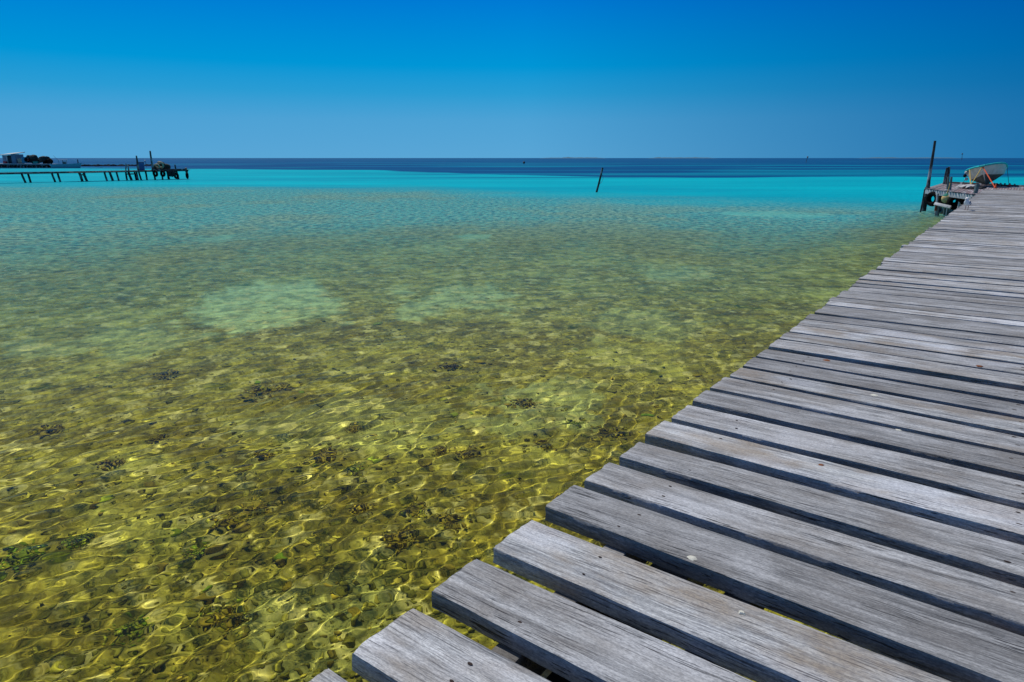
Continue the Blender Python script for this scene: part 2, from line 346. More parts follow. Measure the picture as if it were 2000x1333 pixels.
# ---------------------------------------------------------------- materials
def wood(name, c_lo, c_hi, warm, seed=0.0, grain=1.0, bump=0.6, along='X'):
    g = NG(name)
    tc = g.n('TexCoord').outputs['Object']; rnd = g.n('ObjectInfo').outputs['Random']
    off = g.n('CombineXYZ', {0: g.math('MULTIPLY', rnd, 37.0), 1: g.math('MULTIPLY', rnd, 91.0), 2: seed}).outputs[0]
    p = g.n('VectorMath', {0: tc, 1: off}, operation='ADD').outputs[0]
    if along == 'Z': p = g.mapping(p, rot=(0, R(90), 0))
    wv = g.noise(g.mapping(p, scale=(1.2, 3, 3)), 1.0, 3, 0.6, out=1)
    p = g.n('VectorMath', {0: p, 1: g.n('VectorMath', {0: wv, 1: (0.0, 0.05, 0.02)}, operation='MULTIPLY').outputs[0]}, operation='ADD').outputs[0]
    f1 = g.noise(g.mapping(p, scale=(5.5, 105, 90)), 1.0, 6, 0.8)       # fine fibres
    f2 = g.noise(g.mapping(p, scale=(0.8, 17, 14)), 1.0, 4, 0.6)        # broad grain bands
    f3 = g.noise(g.mapping(p, scale=(2.5, 5, 5)), 1.0, 4, 0.6)          # blotches
    f4 = g.noise(g.mapping(p, scale=(1.1, 2.0, 2)), 1.0, 3, 0.6)
    spk = g.noise(g.mapping(p, scale=(70, 190, 150)), 1.0, 3, 0.7)
    t = g.math('ADD', g.math('MULTIPLY', f1, 0.55), g.math('MULTIPLY', f2, 0.45))
    c = g.mix(mr(g, t, .41, .58), c_lo, c_hi)
    c = g.mix(mr(g, f3, .42, .64, 0, .8), c, warm)
    c = g.mix(mr(g, f4, .50, .66, 0, .6), c, c3(.68, .69, .71))
    c = g.mix(mr(g, spk, .38, .62, 0.0, 0.42), c, c3(.05, .05, .06))
    # checks: long thin splits that follow the fibres
    ck = g.noise(g.mapping(p, scale=(4.5, 150, 120), loc=(3, 1, 0)), 1.0, 3, 0.6)
    crack = mr(g, ck, .42, .37)
    gate = mr(g, g.noise(g.mapping(p, scale=(1.4, 5, 4), loc=(9, 2, 1)), 1.0, 3, .6), .38, .60)
    crack = g.math('MULTIPLY', crack, gate, clamp=True)
    c = g.mix(g.math('MULTIPLY', crack, 0.9), c, c3(.018, .016, .017))
    # whole-board tone
    tone = g.n('HueSaturation', {'Color': c, 'Value': mr(g, g.math('FRACT', g.math('MULTIPLY', rnd, 7.31)), 0, 1, .68, 1.22), 'Saturation': mr(g, g.math('FRACT', g.math('MULTIPLY', rnd, 3.7)), 0, 1, .5, 2.4)}).outputs[0]
    # saw marks on some boards
    sm = g.n('TexWave', {'Vector': g.mapping(p, scale=(1, .35, .35), rot=(0, 0, R(22))), 'Scale': 11.0, 'Distortion': 6.0, 'Detail': 2.0}, wave_type='BANDS').outputs['Fac']
    sg = g.math('MULTIPLY', mr(g, g.math('FRACT', g.math('MULTIPLY', rnd, 5.13)), .72, .8), mr(g, f4, .45, .6))
    h = g.math('ADD', g.math('MULTIPLY', f1, 0.0035*grain), g.math('MULTIPLY', crack, -0.004))
    h = g.math('ADD', h, g.math('MULTIPLY', f2, 0.004*grain))
    h = g.math('ADD', h, g.math('MULTIPLY', g.math('MULTIPLY', sm, sg), 0.0012))
    h = g.math('ADD', h, g.math('MULTIPLY', spk, 0.0012))
    b = g.n('Bump', {'Height': h, 'Strength': bump*1.3, 'Distance': 1.0})
    bs = g.n('BsdfPrincipled', {'Base Color': tone, 'Roughness': 0.72, 'Normal': b.outputs[0], 'Specular IOR Level': 0.32})
    return g.done(bs.outputs[0])
M_PLANK = wood("weathered_plank", c3(.165, .168, .17), c3(.60, .605, .60), c3(.28, .255, .225))
M_BEAM = wood("old_beam", c3(.14, .12, .10), c3(.30, .27, .24), c3(.2, .15, .11), 3.0)
M_PILE = wood("dark_pile", c3(.012, .011, .012), c3(.05, .045, .042), c3(.03, .02, .014), 5.0, along='Z')
M_BEAM_SHADE = wood('shaded_beam', c3(.03, .025, .022), c3(.09, .08, .07), c3(.05, .04, .03), 4.0)  # beam wood darkened: shade under the deck put into its colour
M_DECKW = wood("head_deck_board", c3(.17, .15, .15), c3(.33, .30, .30), c3(.28, .22, .21), 8.0)

def plain(name, c, rough=0.7, var=0.25, scale=6.0, spec=0.4, metal=0.0, bump=0.0, c2=None):
    g = NG(name); tc = g.n('TexCoord').outputs['Object']
    n = g.noise(tc, scale, 5, 0.65)
    dark = tuple(v*(1-var) for v in c[:3])+(1,) if c2 is None else c2
    cc = g.mix(mr(g, n, .35, .65), dark, c)
    ins = {'Base Color': cc, 'Roughness': rough, 'Metallic': metal, 'Specular IOR Level': spec}
    if bump:
        ins['Normal'] = g.n('Bump', {'Height': g.noise(tc, scale*4, 4, .6), 'Strength': .7, 'Distance': bump}).outputs[0]
    return g.done(g.n('BsdfPrincipled', ins).outputs[0])
M_NAIL = plain("rusty_nail", c3(.035, .018, .012), .9, .4, 60)
M_RUBBER = plain("black_rubber", c3(.006, .006, .007), .95, .3, 10, spec=.1)
M_WHITE = plain("weathered_white_paint", c3(.55, .56, .56), .6, .35, 5, bump=.004)
M_GREY = plain("grey_white_beam", c3(.42, .44, .46), .7, .45, 4, bump=.004)
M_RUST = plain("rust", c3(.32, .09, .03), .85, .6, 4, bump=.01, c2=c3(.10, .03, .015))
M_ROPEY = plain("yellow_rope", c3(.55, .38, .08), .8, .2, 30)
M_ROPEO = plain("orange_strap", c3(.85, .12, .03), .6, .15, 20)
M_ROPEG = plain("grey_rope", c3(.10, .11, .12), .8, .2, 30)
M_BUOY = plain("buoy_skin", c3(.62, .58, .28), .6, .3, 3, c2=c3(.50, .28, .08), bump=.01)
M_BUOYG = plain("green_net", c3(.02, .22, .15), .8, .4, 20, bump=.01)
M_BLOTCH = plain("lichen", c3(.62, .60, .50), .9, .2, 40, bump=.003)
M_RUSTSPOT = plain("rust_stain", c3(.22, .07, .02), .9, .4, 60)
M_GREENPOST = plain("grey_green_post", c3(.13, .19, .19), .7, .5, 5, bump=.005)

# ---------------------------------------------------------------- mesh builders
def tag(o, label=None, cat=None, group=None, kind=None):
    if label: o['label'] = label
    if cat: o['category'] = cat
    if group: o['group'] = group
    if kind: o['kind'] = kind
    return o
def empty(name, loc, rz=0.0, label=None, cat=None, group=None):
    o = bpy.data.objects.new(name, None); col.objects.link(o); o.location = loc; o.rotation_euler = (0, 0, rz)
    o.empty_display_size = 0.2
    return tag(o, label, cat, group)
class MB:
    def __init__(s): s.V = []; s.F = []; s.mi = []
    def add(s, V, Fs, m=0):
        b = len(s.V); s.V += [tuple(map(float, v)) for v in V]; s.F += [tuple(b+i for i in f) for f in Fs]; s.mi += [m]*len(Fs)
    def box(s, lo, hi, bev=0.0, m=0, M=None):
        x0, y0, z0 = lo; x1, y1, z1 = hi
        bm = bmesh.new(); bmesh.ops.create_cube(bm, size=1)
        for v in bm.verts: v.co = Vector(((x0+x1)/2+v.co.x*(x1-x0), (y0+y1)/2+v.co.y*(y1-y0), (z0+z1)/2+v.co.z*(z1-z0)))
        if bev: bmesh.ops.bevel(bm, geom=list(bm.edges), offset=bev, segments=2, affect='EDGES', profile=0.6)
        bm.verts.index_update()
        s.add([(M @ v.co if M else v.co) for v in bm.verts], [[v.index for v in f.verts] for f in bm.faces], m); bm.free()
    def tube(s, pts, rads, n=10, m=0, cap=True, wob=0.0, seed=0):
        pts = [Vector(p) for p in pts]
        if not isinstance(rads, (list, tuple)): rads = [rads]*len(pts)
        V = []; Fs = []
        up = None
        for i, p in enumerate(pts):
            t = (pts[min(i+1, len(pts)-1)] - pts[max(i-1, 0)]).normalized()
            if up is None: up = Vector((0, 0, 1)) if abs(t.z) < .9 else Vector((1, 0, 0))
            a = t.cross(up).normalized(); b = t.cross(a).normalized(); up = b.cross(t)*1.0 if False else up
            for k in range(n):
                th = 2*math.pi*k/n
                rr = rads[i]*(1+wob*mnoise.noise(Vector((math.cos(th)*1.3+seed, math.sin(th)*1.3, i*0.7+seed))))
                V.append(p + (a*math.cos(th)+b*math.sin(th))*rr)
        for i in range(len(pts)-1):
            for k in range(n):
                Fs.append((i*n+k, i*n+(k+1) % n, (i+1)*n+(k+1) % n, (i+1)*n+k))
        if cap: Fs += [tuple(range(n))[::-1], tuple((len(pts)-1)*n+k for k in range(n))]
        s.add(V, Fs, m)
    def pole(s, a, b, r0, r1=None, n=10, m=0, seg=6, wob=0.12, bend=0.0, seed=None):
        a = Vector(a); b = Vector(b); r1 = r0 if r1 is None else r1
        seed = random.random()*50 if seed is None else seed
        pts = []; rd = []
        for i in range(seg+1):
            t = i/seg; p = a.lerp(b, t)
            p = p + Vector((mnoise.noise(Vector((seed, t*2, 0))), mnoise.noise(Vector((0, seed, t*2))), 0))*bend
            pts.append(p); rd.append(r0+(r1-r0)*t)
        s.tube(pts, rd, n, m, True, wob, seed)
    def lathe(s, prof, n=16, m=0, M=None, lump=0.0):
        V = []; Fs = []
        for (r, z) in prof:
            for k in range(n):
                th = 2*math.pi*k/n; v = Vector((r*math.cos(th), r*math.sin(th), z))
                if lump: v *= 1+lump*mnoise.noise(v*5)
                V.append(M @ v if M else v)
        for i in range(len(prof)-1):
            for k in range(n): Fs.append((i*n+k, i*n+(k+1) % n, (i+1)*n+(k+1) % n, (i+1)*n+k))
        Fs += [tuple(range(n))[::-1], tuple((len(prof)-1)*n+k for k in range(n))]
        s.add(V, Fs, m)
    def torus(s, c, R0, r0, axis, n=20, k=8, m=0, squash=1.0):
        axis = Vector(axis).normalized(); a = axis.orthogonal().normalized(); b = axis.cross(a); c = Vector(c)
        V = []; Fs = []
        for i in range(n):
            th = 2*math.pi*i/n; d = a*math.cos(th)+b*math.sin(th)
            for j in range(k):
                ph = 2*math.pi*j/k
                v = d*(R0+r0*math.cos(ph))+axis*r0*1.25*math.sin(ph); v.z *= squash
                V.append(c+v)
        for i in range(n):
            for j in range(k):
                Fs.append((i*k+j, ((i+1) % n)*k+j, ((i+1) % n)*k+(j+1) % k, i*k+(j+1) % k))
        s.add(V, Fs, m)
    def ball(s, c, r, sub=2, m=0, lump=0.0, scale=(1, 1, 1), freq=2.0):
        bm = bmesh.new(); bmesh.ops.create_icosphere(bm, subdivisions=sub, radius=1.0); c = Vector(c)
        V = []
        sd = random.random()*40
        for v in bm.verts:
            q = v.co*(1+lump*mnoise.noise(v.co*freq+Vector((sd, 0, 0))))*r
            V.append(c+Vector((q.x*scale[0], q.y*scale[1], q.z*scale[2])))
        bm.verts.index_update()
        s.add(V, [[v.index for v in f.verts] for f in bm.faces], m); bm.free()
    def build(s, name, mats, parent=None, smooth=True, origin=None):
        V = s.V
        if origin is not None: V = [(v[0]-origin[0], v[1]-origin[1], v[2]-origin[2]) for v in V]
        o = mesh_np(name, V, s.F, mats, parent, False, s.mi)
        if origin is not None: o.location = origin
        if smooth:
            o.data.polygons.foreach_set('use_smooth', [True]*len(o.data.polygons))
            try: o.data.set_sharp_from_angle(angle=R(42))
            except Exception: pass
        return o
def rope(pts, r, sag=0.0, n=14):
    a, b = Vector(pts[0]), Vector(pts[-1]); out = []
    if len(pts) == 2:
        for i in range(n+1):
            t = i/n; p = a.lerp(b, t); p.z -= sag*4*t*(1-t); out.append(p)
    else: out = [Vector(p) for p in pts]
    m = MB(); m.tube(out, r, 6); return m

# ---------------------------------------------------------------- the pier we stand on
pier = empty('pier', (0, 0, 0), -AZ, "long grey weathered plank pier running from the near right corner out to the moored dinghy", "pier")
# inside the pier's frame x = -v (to the right), y = u (along), z up
def loc(px, py, z=HD):
    u, v = to_uv(at_z(px, py, z)); return -v, u
MEAS = [((639,1301),(575,1338),(682,1331),None),
((802.5,1184),(689,1274),(1060,1320),(780,1331)),
((929,1090),(844,1152),(1060,1147.5),(1060,1264)),
((1036,1011),(965.5,1067),(1400,1151),(1175,1157.5)),
((1121,946),(1066,987.5),(2000,1242.5),(1700,1231)),
((1189,900),(1144,936),(2000,1145),(2000,1216.6)),
((1247,861),(1212,889.5),(2000,1062),(2000,1121)),
((1297,820),(1261,847),(2000,995),(2000,1044.5)),
((1343,790),(1314,815),(2000,940.6),(2000,981)),
((1378,761),(1354,782),(2000,890),(2000,926)),
((1415,734),(1390,756),(2000,852),(2000,882.5)),
((1448,716),(1425.6,733),(2000,818),(2000,845.7)),
((1470,696),(1453,713),(2000,788),(2000,811.6)),
((1495,679.5),(1478,693.7),(2000,762),(2000,780.6)),
((1518.5,662),(1502,675.5),(2000,733),(2000,751.7)),
((1536.5,648.5),(1522,660),(2000,712),(2000,729)),
((1557,634),(1541,646),(2000,691),(2000,708)),
((1569.5,622),(1559,633.5),(2000,677),(2000,690)),
((1581,613.7),(1573,622),(2000,662),(2000,675)),
((1601,603),(1589,609.5),(2000,646),(2000,658.5))]
XR = 1.75                                          # right-hand end of the boards
def plank_mesh(xl, xr, ya, yb, yc, yd, ztop, th, nl, nw, seed, tilt=0.0):
    """ya/yb: near/far edge at the left end, yc/yd: near/far edge at the right end"""
    V = []; Fs = []
    be = 0.0045
    top = [(-1+2*j/(nw-1)) for j in range(nw)]
    ring = [(-1.0, -th), (-1.0, -th*0.55), (-1.0, -be*1.2)] + [(t, 0.0) for t in top] + [(1.0, -be*1.2), (1.0, -th*0.55), (1.0, -th)]
    nr = len(ring)
    NZ = mnoise.noise
    for i in range(nl+1):
        t = i/nl; t2 = t**1.25 if nl > 20 else t
        x = xl + (xr-xl)*t2
        y0 = ya+(yc-ya)*t2; y1 = yb+(yd-yb)*t2; w = y1-y0; ym = (y0+y1)/2
        zb = 0.006*NZ(Vector((x*0.6, seed, 0)))
        for j, (s_, z_) in enumerate(ring):
            yy = ym + s_*(w/2)
            zz = ztop + z_ + zb + tilt*s_
            ed = max(0.0, abs(s_)-0.90)/0.1
            if z_ == 0.0:
                zz -= be*0.9*ed**2; yy -= math.copysign(be*0.5*ed**2, s_)
                zz += 0.0018*NZ(Vector((x*3, s_*3, seed+7)))
            wn = 0.0035*NZ(Vector((x*4.0, seed+s_*9, 3)))+0.0016*NZ(Vector((x*19.0, seed+s_*5, 5)))
            if abs(s_) > 0.85: yy += wn
            if abs(s_) == 1 and z_ > -be*2: yy += 0.0012*NZ(Vector((x*60.0, seed, 8)))
            xx = x
            if i == 0:
                d = 0.010*NZ(Vector((yy*16, seed, z_*30)))+0.006*NZ(Vector((yy*55, seed+4, z_*60)))
                rc = max(0.0, abs(s_)-0.72)/0.28
                xx = x + d*.8 + 0.004*rc**2 + (0.004 if z_ == 0 else 0)
                if z_ == 0.0: zz -= 0.004
            elif i == 1: xx = xl + (0.010 if nl > 20 else xx-xl) + 0.006*NZ(Vector((yy*16, seed, z_*30)))
            V.append((xx, yy, zz))
    for i in range(nl):
        for j in range(nr):
            a_ = i*nr+j; b_ = i*nr+(j+1) % nr
            Fs.append((a_, b_, b_+nr, a_+nr))
    Fs += [tuple(range(nr)), tuple(nl*nr+j for j in range(nr))[::-1]]
    return V, Fs
def add_plank(xl, ya, yb, yc, yd, dz, th, near, seed, tilt=0.0):
    V, Fs = plank_mesh(xl, XR, ya, yb, yc, yd, 0.0, th, 64 if near else 10, 19 if near else 5, seed, tilt)
    ox, oy = xl, (ya+yb)/2
    V = [(x-ox, y-oy, z) for x, y, z in V]
    o = mesh_np('plank', V, Fs, M_PLANK, pier, True)
    o.location = (ox, oy, HD+dz); o.data.set_sharp_from_angle(angle=R(50))
    return o
prng = random.Random(11)
plank_u = []
for i, (Fp, Np, Fr, Nr) in enumerate(MEAS):
    fx, fy = loc(*Fp); nx, ny = loc(*Np)
    rx, ry = loc(*Fr); sf = (ry-fy)/(rx-fx)
    if Nr: qx, qy = loc(*Nr); sn = (qy-ny)/(qx-nx)
    else: sn = sf
    if i < 2: sn = sf = (sf+sn)/2
    xl = (fx+nx)/2 - 0.004
    if i == 0: xl = fx; ny = fy-0.245
    near = i < 12
    dz = prng.uniform(-.004, .003); th = 0.074 if near else 0.07
    add_plank(xl, ny, fy, ny+sn*(XR-xl), fy+sf*(XR-xl), dz, th, near, i*3.7+1.0, prng.uniform(-.002, .002))
    plank_u.append((ny, fy, sn, sf, xl))
# boards just out of frame, under the photographer
y = plank_u[0][0]
for k in range(5):
    y1 = y - prng.uniform(.07, .10); y0 = y1 - prng.uniform(.23, .27); y = y0
    add_plank(-V0+prng.uniform(-.03, .03), y0, y1, y0+.06, y1+.05, 0.0, .074, False, 200+k)
# onward to the head of the pier
y = plank_u[-1][1]; sl = (plank_u[-1][2]+plank_u[-1][3])/2; count = 0
sl0 = sl
U_END = 41.6
rest = MB()
while y < U_END:
    gp = prng.choice([.012, .02, .03, .035, .05, .06, .022, .015]); wd = prng.uniform(.20, .275)
    if prng.random() < .08: gp = .075
    y0 = y+gp; y1 = y0+wd; y = y1
    sl = sl0*max(0, 1-count/25); s2 = sl+prng.uniform(-.006, .006)
    xl = -V0+prng.uniform(-.028, .022) - (0.05 if prng.random() < .06 else 0)
    dz = prng.uniform(-.007, .006)
    if count < 72:
        add_plank(xl, y0, y1, y0+s2*(XR-xl), y1+s2*(XR-xl)+prng.uniform(-.01, .01), dz, .066, False, 30+count*1.3, prng.uniform(-.005, .005))
    else:
        V, Fs = plank_mesh(xl, XR, y0, y1, y0, y1, HD+dz, .066, 8, 5, 30+count*1.3, prng.uniform(-.004, .004))
        rest.add(V, Fs)
    count += 1
print('planks', count+25)
o = rest.build('far_planks', M_PLANK, pier); o['kind'] = 'stuff'
# nails (sub-parts of the nearest planks)
pl = [c for c in pier.children if c.name.startswith('plank')]
for i in range(0, 16):
    p = pl[i]; ny, fy, sn, sf, xl = plank_u[i]
    for vx in (-1.13, -1.02, 0.20):
        for fr_ in ((.27, .73) if vx != -1.02 else ()):
            yy = ny+(fy-ny)*(fr_+prng.uniform(-.08, .08)); xx = vx+prng.uniform(-.03, .03)
            yy += sn*(xx-xl)
            m = MB(); r_ = prng.uniform(.004, .007)
            m.lathe([(r_*.2, .0003), (r_, .0012), (r_*1.05, .0022), (r_*.8, .003), (r_*.15, .0026)], 10)
            nl_ = m.build('nail', M_NAIL, p); nl_.location = (xx-p.location.x, yy-p.location.y, -.0015)
            nl_.scale = (1.9 if vx > 0 else 1.5, .8, 1)
# stringers, bearers and piles under the deck
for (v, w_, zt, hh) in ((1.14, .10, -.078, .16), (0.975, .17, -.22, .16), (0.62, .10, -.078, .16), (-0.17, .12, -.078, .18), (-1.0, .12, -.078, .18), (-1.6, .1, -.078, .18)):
    m = MB(); m.box((-v-w_/2, -1.5, HD+zt-hh), (-v+w_/2, U_END, HD+zt), .006); m.build('stringer', M_BEAM_SHADE if v in (.975, .62) else M_BEAM, pier)
for k in range(15):
    yk = 1.9+k*2.85
    m = MB(); m.box((-1.30, yk-.07, HD-.44), (1.72, yk+.07, HD-.285), .01); m.build('bearer', M_BEAM, pier)
    for v in (1.05, -1.35):
        m = MB(); m.pole((-v, yk+.17, -1.6), (-v+prng.uniform(-.04, .04), yk+.17, HD-.06), .11, .10, 12, bend=.05); m.build('pile', M_PILE, pier)
# lichen blotches and a rust stain lying on the boards are part of the boards
def blotch(px, py, r_, mat, name):
    x_, y_ = loc(px, py)
    k = min(range(len(plank_u)), key=lambda i: abs((plank_u[i][0]+plank_u[i][1])/2+plank_u[i][2]*(x_-plank_u[i][4])-y_))
    m = MB(); n_ = 16; V = [(0, 0, .0028)]; 
    for ring_ in (0.6, 1.0):
        for q_ in range(n_):
            th = 2*math.pi*q_/n_; rr = r_*ring_*(1+.45*mnoise.noise(Vector((math.cos(th)*1.5+px, math.sin(th)*1.5, 0))))
            V.append((rr*math.cos(th)*1.3, rr*math.sin(th), .0024 if ring_ < 1 else -.003))
    Fs = [(0, 1+q_, 1+(q_+1) % n_) for q_ in range(n_)]+[(1+q_, 1+n_+q_, 1+n_+(q_+1) % n_, 1+(q_+1) % n_) for q_ in range(n_)]
    m.add(V, Fs); b = m.build(name, mat, pl[k]); b.location = (x_-pl[k].location.x, y_-pl[k].location.y, .001)
blotch(1352, 1090, .016, M_BLOTCH, 'lichen_spot'); blotch(1449, 1195, .010, M_BLOTCH, 'lichen_spot')
blotch(1708, 772, .018, M_BLOTCH, 'lichen_spot'); blotch(1755, 841, .015, M_BLOTCH, 'lichen_spot')
blotch(1615, 703, .022, M_RUSTSPOT, 'rust_stain'); blotch(1604, 909, .013, M_RUSTSPOT, 'rust_stain'); blotch(1913, 715, .018, M_RUSTSPOT, 'rust_stain')
# ---------------------------------------------------------------- head of the pier (still parts of the pier)
def front_u(x): return 35.9 + (41.4-35.9)*(-1.55-x)/(3.97-1.55)     # slanting front edge left of the main deck
def far_u(x): return 47.0 + (-x-0.1)*1.05 if x < -0.1 else 47.0 - (x+0.1)*0.5
x = -3.97; hb = []
while x < XR:
    wd = prng.uniform(.10, .15)
    y0 = front_u(x+wd/2) if x < -1.56 else U_END+.02
    y0 += prng.uniform(-.05, .05); y1 = far_u(x)+prng.uniform(-.05, .08)
    m = MB(); m.box((0, 0, -.045), (y1-y0, wd-.018, 0), .004)
    o = m.build('deck_board', M_DECKW, pier); o.location = (x+wd, y0, HD+prng.uniform(-.006, .006)); o.rotation_euler = (0, 0, R(90))
    x += wd
for (xa, xb) in ((-3.95, -2.9), (-2.88, -1.62)):
    a_ = Vector((xa, front_u(xa)+.10, 0)); b_ = Vector((xb, front_u(xb)+.10, 0)); L = (b_-a_).length
    m = MB(); m.box((0, 0, -.27), (L, .07, -.05), .008)
    o = m.build('fascia_beam', M_GREY, pier); o.location = (a_.x, a_.y, HD); o.rotation_euler = (0, 0, math.atan2(b_.y-a_.y, b_.x-a_.x))
def pl_beam(name, x0, y0, x1, y1, w_, z0, z1, mat):
    L = math.hypot(x1-x0, y1-y0); m = MB(); m.box((0, -w_/2, z0), (L, w_/2, z1), .008)
    o = m.build(name, mat, pier); o.location = (x0, y0, 0); o.rotation_euler = (0, 0, math.atan2(y1-y0, x1-x0)); return o
pl_beam('edge_beam', -3.6, far_u(-3.6)-.12, -0.9, far_u(-.9)-.12, .12, HD-.05, HD+.10, M_PILE)
pl_beam('edge_beam', -0.9, far_u(-.9)-.14, 1.7, far_u(1.7)-.14, .12, HD-.05, HD+.07, M_PILE)
pl_beam('edge_beam', -3.9, 41.9, -3.62, far_u(-3.6)-.2, .12, HD-.24, HD-.05, M_BEAM)
for yb in (43.5, 46.0): pl_beam('bearer', -3.6, yb, 1.6, yb, .12, HD-.25, HD-.052, M_BEAM)
for i in range(17):                                # pale ends of cut boards standing along the far rim
    xx = -2.3+i*.2+prng.uniform(-.06, .06)
    if prng.random() < .75:
        m = MB(); m.box((-.045, -.02, 0), (.045, .02, prng.uniform(.05, .10)), .006)
        o = m.build('board_end', M_GREY, pier); o.location = (xx, far_u(xx)-.02, HD+.06)
for (xx, yy) in ((-3.3, 42.3), (-2.2, 40.2), (-3.4, 46.5), (-3.3, 49.5), (-1.9, 46.0), (-1.7, 38.2), (-2.6, 44.2), (-0.6, 46.4), (1.4, 46.2), (-1.8, 42.2)):
    m = MB(); m.pole((xx+.05, yy, -2.2), (xx, yy, HD-.05), .13, .12, 12, bend=.05); m.build('pile', M_PILE, pier)

def local_to_world(x, y, z): return uv(y, -x, z)
# leaning mooring pole with its thick foot
def thing_pole(name, label, cat, segs, mat, group=None):
    base = segs[0][0]; e = empty(name, base, 0, label, cat, group)
    for pn, (a_, b_, r0, r1) in zip(('foot_pile', 'pole', 'splint'), [(s_[0], s_[1], s_[2], s_[3]) for s_ in segs]):
        m = MB(); m.pole(a_-base, b_-base, r0, r1, 12, bend=.03); m.build(pn, mat, e)
    return e
def single_pole(name, label, cat, a_, b_, r0, r1, mat, group=None, bend=.04):
    m = MB(); m.pole(a_, b_, r0, r1, 10, bend=bend)
    o = m.build(name, mat, None, origin=tuple(a_)); tag(o, label, cat, group); return o
YM = 36.3
def below(px, py, Y, z=-1.8, top=None):            # carry a leaning post on down to the bed
    a_ = at_y(px, py, Y); t_ = at_y(top[0], top[1], Y); d = a_-t_; k = (z-a_.z)/d.z if d.z < -1e-3 else 0
    return a_+d*k
thing_pole('mooring_pole', "tallest leaning pole, bolted to the thick black pile at the pier head's left corner", "pole",
    [(below(1803, 412, YM-.3, top=(1811, 368)), at_y(1811.5, 366, YM-.3), .15, .12), (at_y(1809, 385, YM-.45), at_y(1826.3, 275.5, YM-.3), .085, .055),
     (at_y(1811.3, 368, YM-.2), at_y(1816, 347, YM-.2), .10, .06)], M_PILE)
single_pole('stake', "thin dark rod leaning in the water just left of the thick corner pile", "stake", below(1798.5, 408, 35.2, top=(1805, 374)), at_y(1806, 370, 35.2), .045, .03, M_PILE)
single_pole('post', "left, thinner of the two dark posts leaning together behind the strapped posts", "post", at_y(1842.5, 361, 41.5)+Vector((0, 0, -.6)), at_y(1849.5, 328, 41.5), .07, .06, M_PILE)
single_pole('post', "right, thicker of the two dark posts leaning together behind the strapped posts", "post", at_y(1849, 361, 41.6)+Vector((0, 0, -.6)), at_y(1853.7, 326.5, 41.6), .10, .07, M_PILE)
YP = 33.4
single_pole('mooring_post', "left of the two slim grey posts strapped together above the round buoy", "post", below(1848.6, 381, YP, top=(1853, 346)), at_y(1852.7, 346, YP), .06, .05, M_GREENPOST)
single_pole('mooring_post', "right of the two slim grey posts strapped together above the round buoy", "post", below(1853.5, 381, YP, top=(1858, 346)), at_y(1857.7, 346, YP), .06, .05, M_GREENPOST)
m = MB(); c_ = at_y(1851, 371.5, YP); m.torus((0, 0, 0), .12, .022, (0.1, 0, 1), 18, 6)
o = m.build('strap', M_WHITE); o.location = c_; tag(o, "white band tied round the pair of slim grey posts", "strap")
single_pole('bollard', "short stout grey-green post at the inner corner of the pier head beside the dinghy", "bollard", below(1903.5, 380, 30.4, top=(1909, 360)), at_y(1909, 360, 30.6), .085, .085, M_GREENPOST)
# white fender timber with its rusty pile and stays
c0, c1 = at_y(1825, 398.5, 32.8), at_y(1857, 405.5, 32.2)
e = empty('fender', c0, 0, "white fender timber hung level above the water below the round buoy", "fender")
M_ = Matrix.Rotation(math.atan2((c1-c0).y, (c1-c0).x), 4, 'Z') @ Matrix.Rotation(-math.atan2((c1-c0).z, math.hypot((c1-c0).x, (c1-c0).y)), 4, 'Y') @ Matrix.Rotation(R(-32), 4, 'X')
m = MB(); m.box((0, -.05, -.07), ((c1-c0).length, .05, .07), .012, M=M_); m.build('timber', M_WHITE, e)
m = MB(); a_ = at_y(1850, 405, 32.3)-c0; b_ = at_y(1847.3, 424, 32.3)-c0; m.pole(a_+Vector((0,0,.05)), b_+Vector((0, 0, -.9)), .028, .026, 8); m.build('stay', M_WHITE, e)
p0 = at_y(1831.5, 383, 33.1)
m = MB(); pb = below(1830, 419, 33.1, top=(1832, 383)); m.pole(pb, p0, .10, .09, 12); o = m.build('pile', M_PILE, None, origin=tuple(pb)); tag(o, "black pile standing behind the left end of the white fender timber", "pile")
m = MB(); pb = at_y(1827.2, 412, 32.7); m.pole(pb, at_y(1828.7, 401.5, 32.7), .06, .055, 10); 
o = m.build('rust_sleeve', M_RUST, None, origin=tuple(pb)); tag(o, "orange rusty pipe stub strapped to the black pile under the white timber", "pipe")
m = MB(); pb = at_y(1829.3, 398, 32.75); m.pole(pb, at_y(1831, 381, 32.8), .04, .04, 10); o = m.build('pipe', M_WHITE, None, origin=tuple(pb)); tag(o, "pale pipe rising from the white fender timber to the pier head", "pipe")
m = MB(); pb = below(1873, 402, 32.0, top=(1877, 382)); m.pole(pb, at_y(1877, 382, 32.0), .06, .055, 10)
o = m.build('pile', M_WHITE, None, origin=tuple(pb)); tag(o, "pale grey pile just left of the standing gull", "pile")
# buoy
bc = at_y(1847.6, 388.5, 32.9)
e = empty('buoy', bc, 0, "round yellowish weathered buoy in green netting hung on a yellow rope from the pier head", "buoy")
m = MB(); m.ball((0, 0, 0), .20, 3, lump=.06); m.build('float', M_BUOY, e)
m = MB(); m.lathe([(.17, .09), (.155, .135), (.11, .185), (.05, .22), (.02, .25)], 16, lump=.1); m.build('net', M_BUOYG, e)
m = MB(); m.tube([(0, 0, .2), (.04, 0, .38), (.08, .02, .6), (.11, .05, .72)], .018, 6); m.build('rope', M_ROPEY, e)
m = MB()
for k in range(5):
    q_ = prng.uniform(-.1, .1); m.tube([(q_*.6, -.03, -.17), (q_, 0, -.3), (q_*1.6, .02, -.44)], .012, 5)
m.build('tail', M_ROPEG, e)
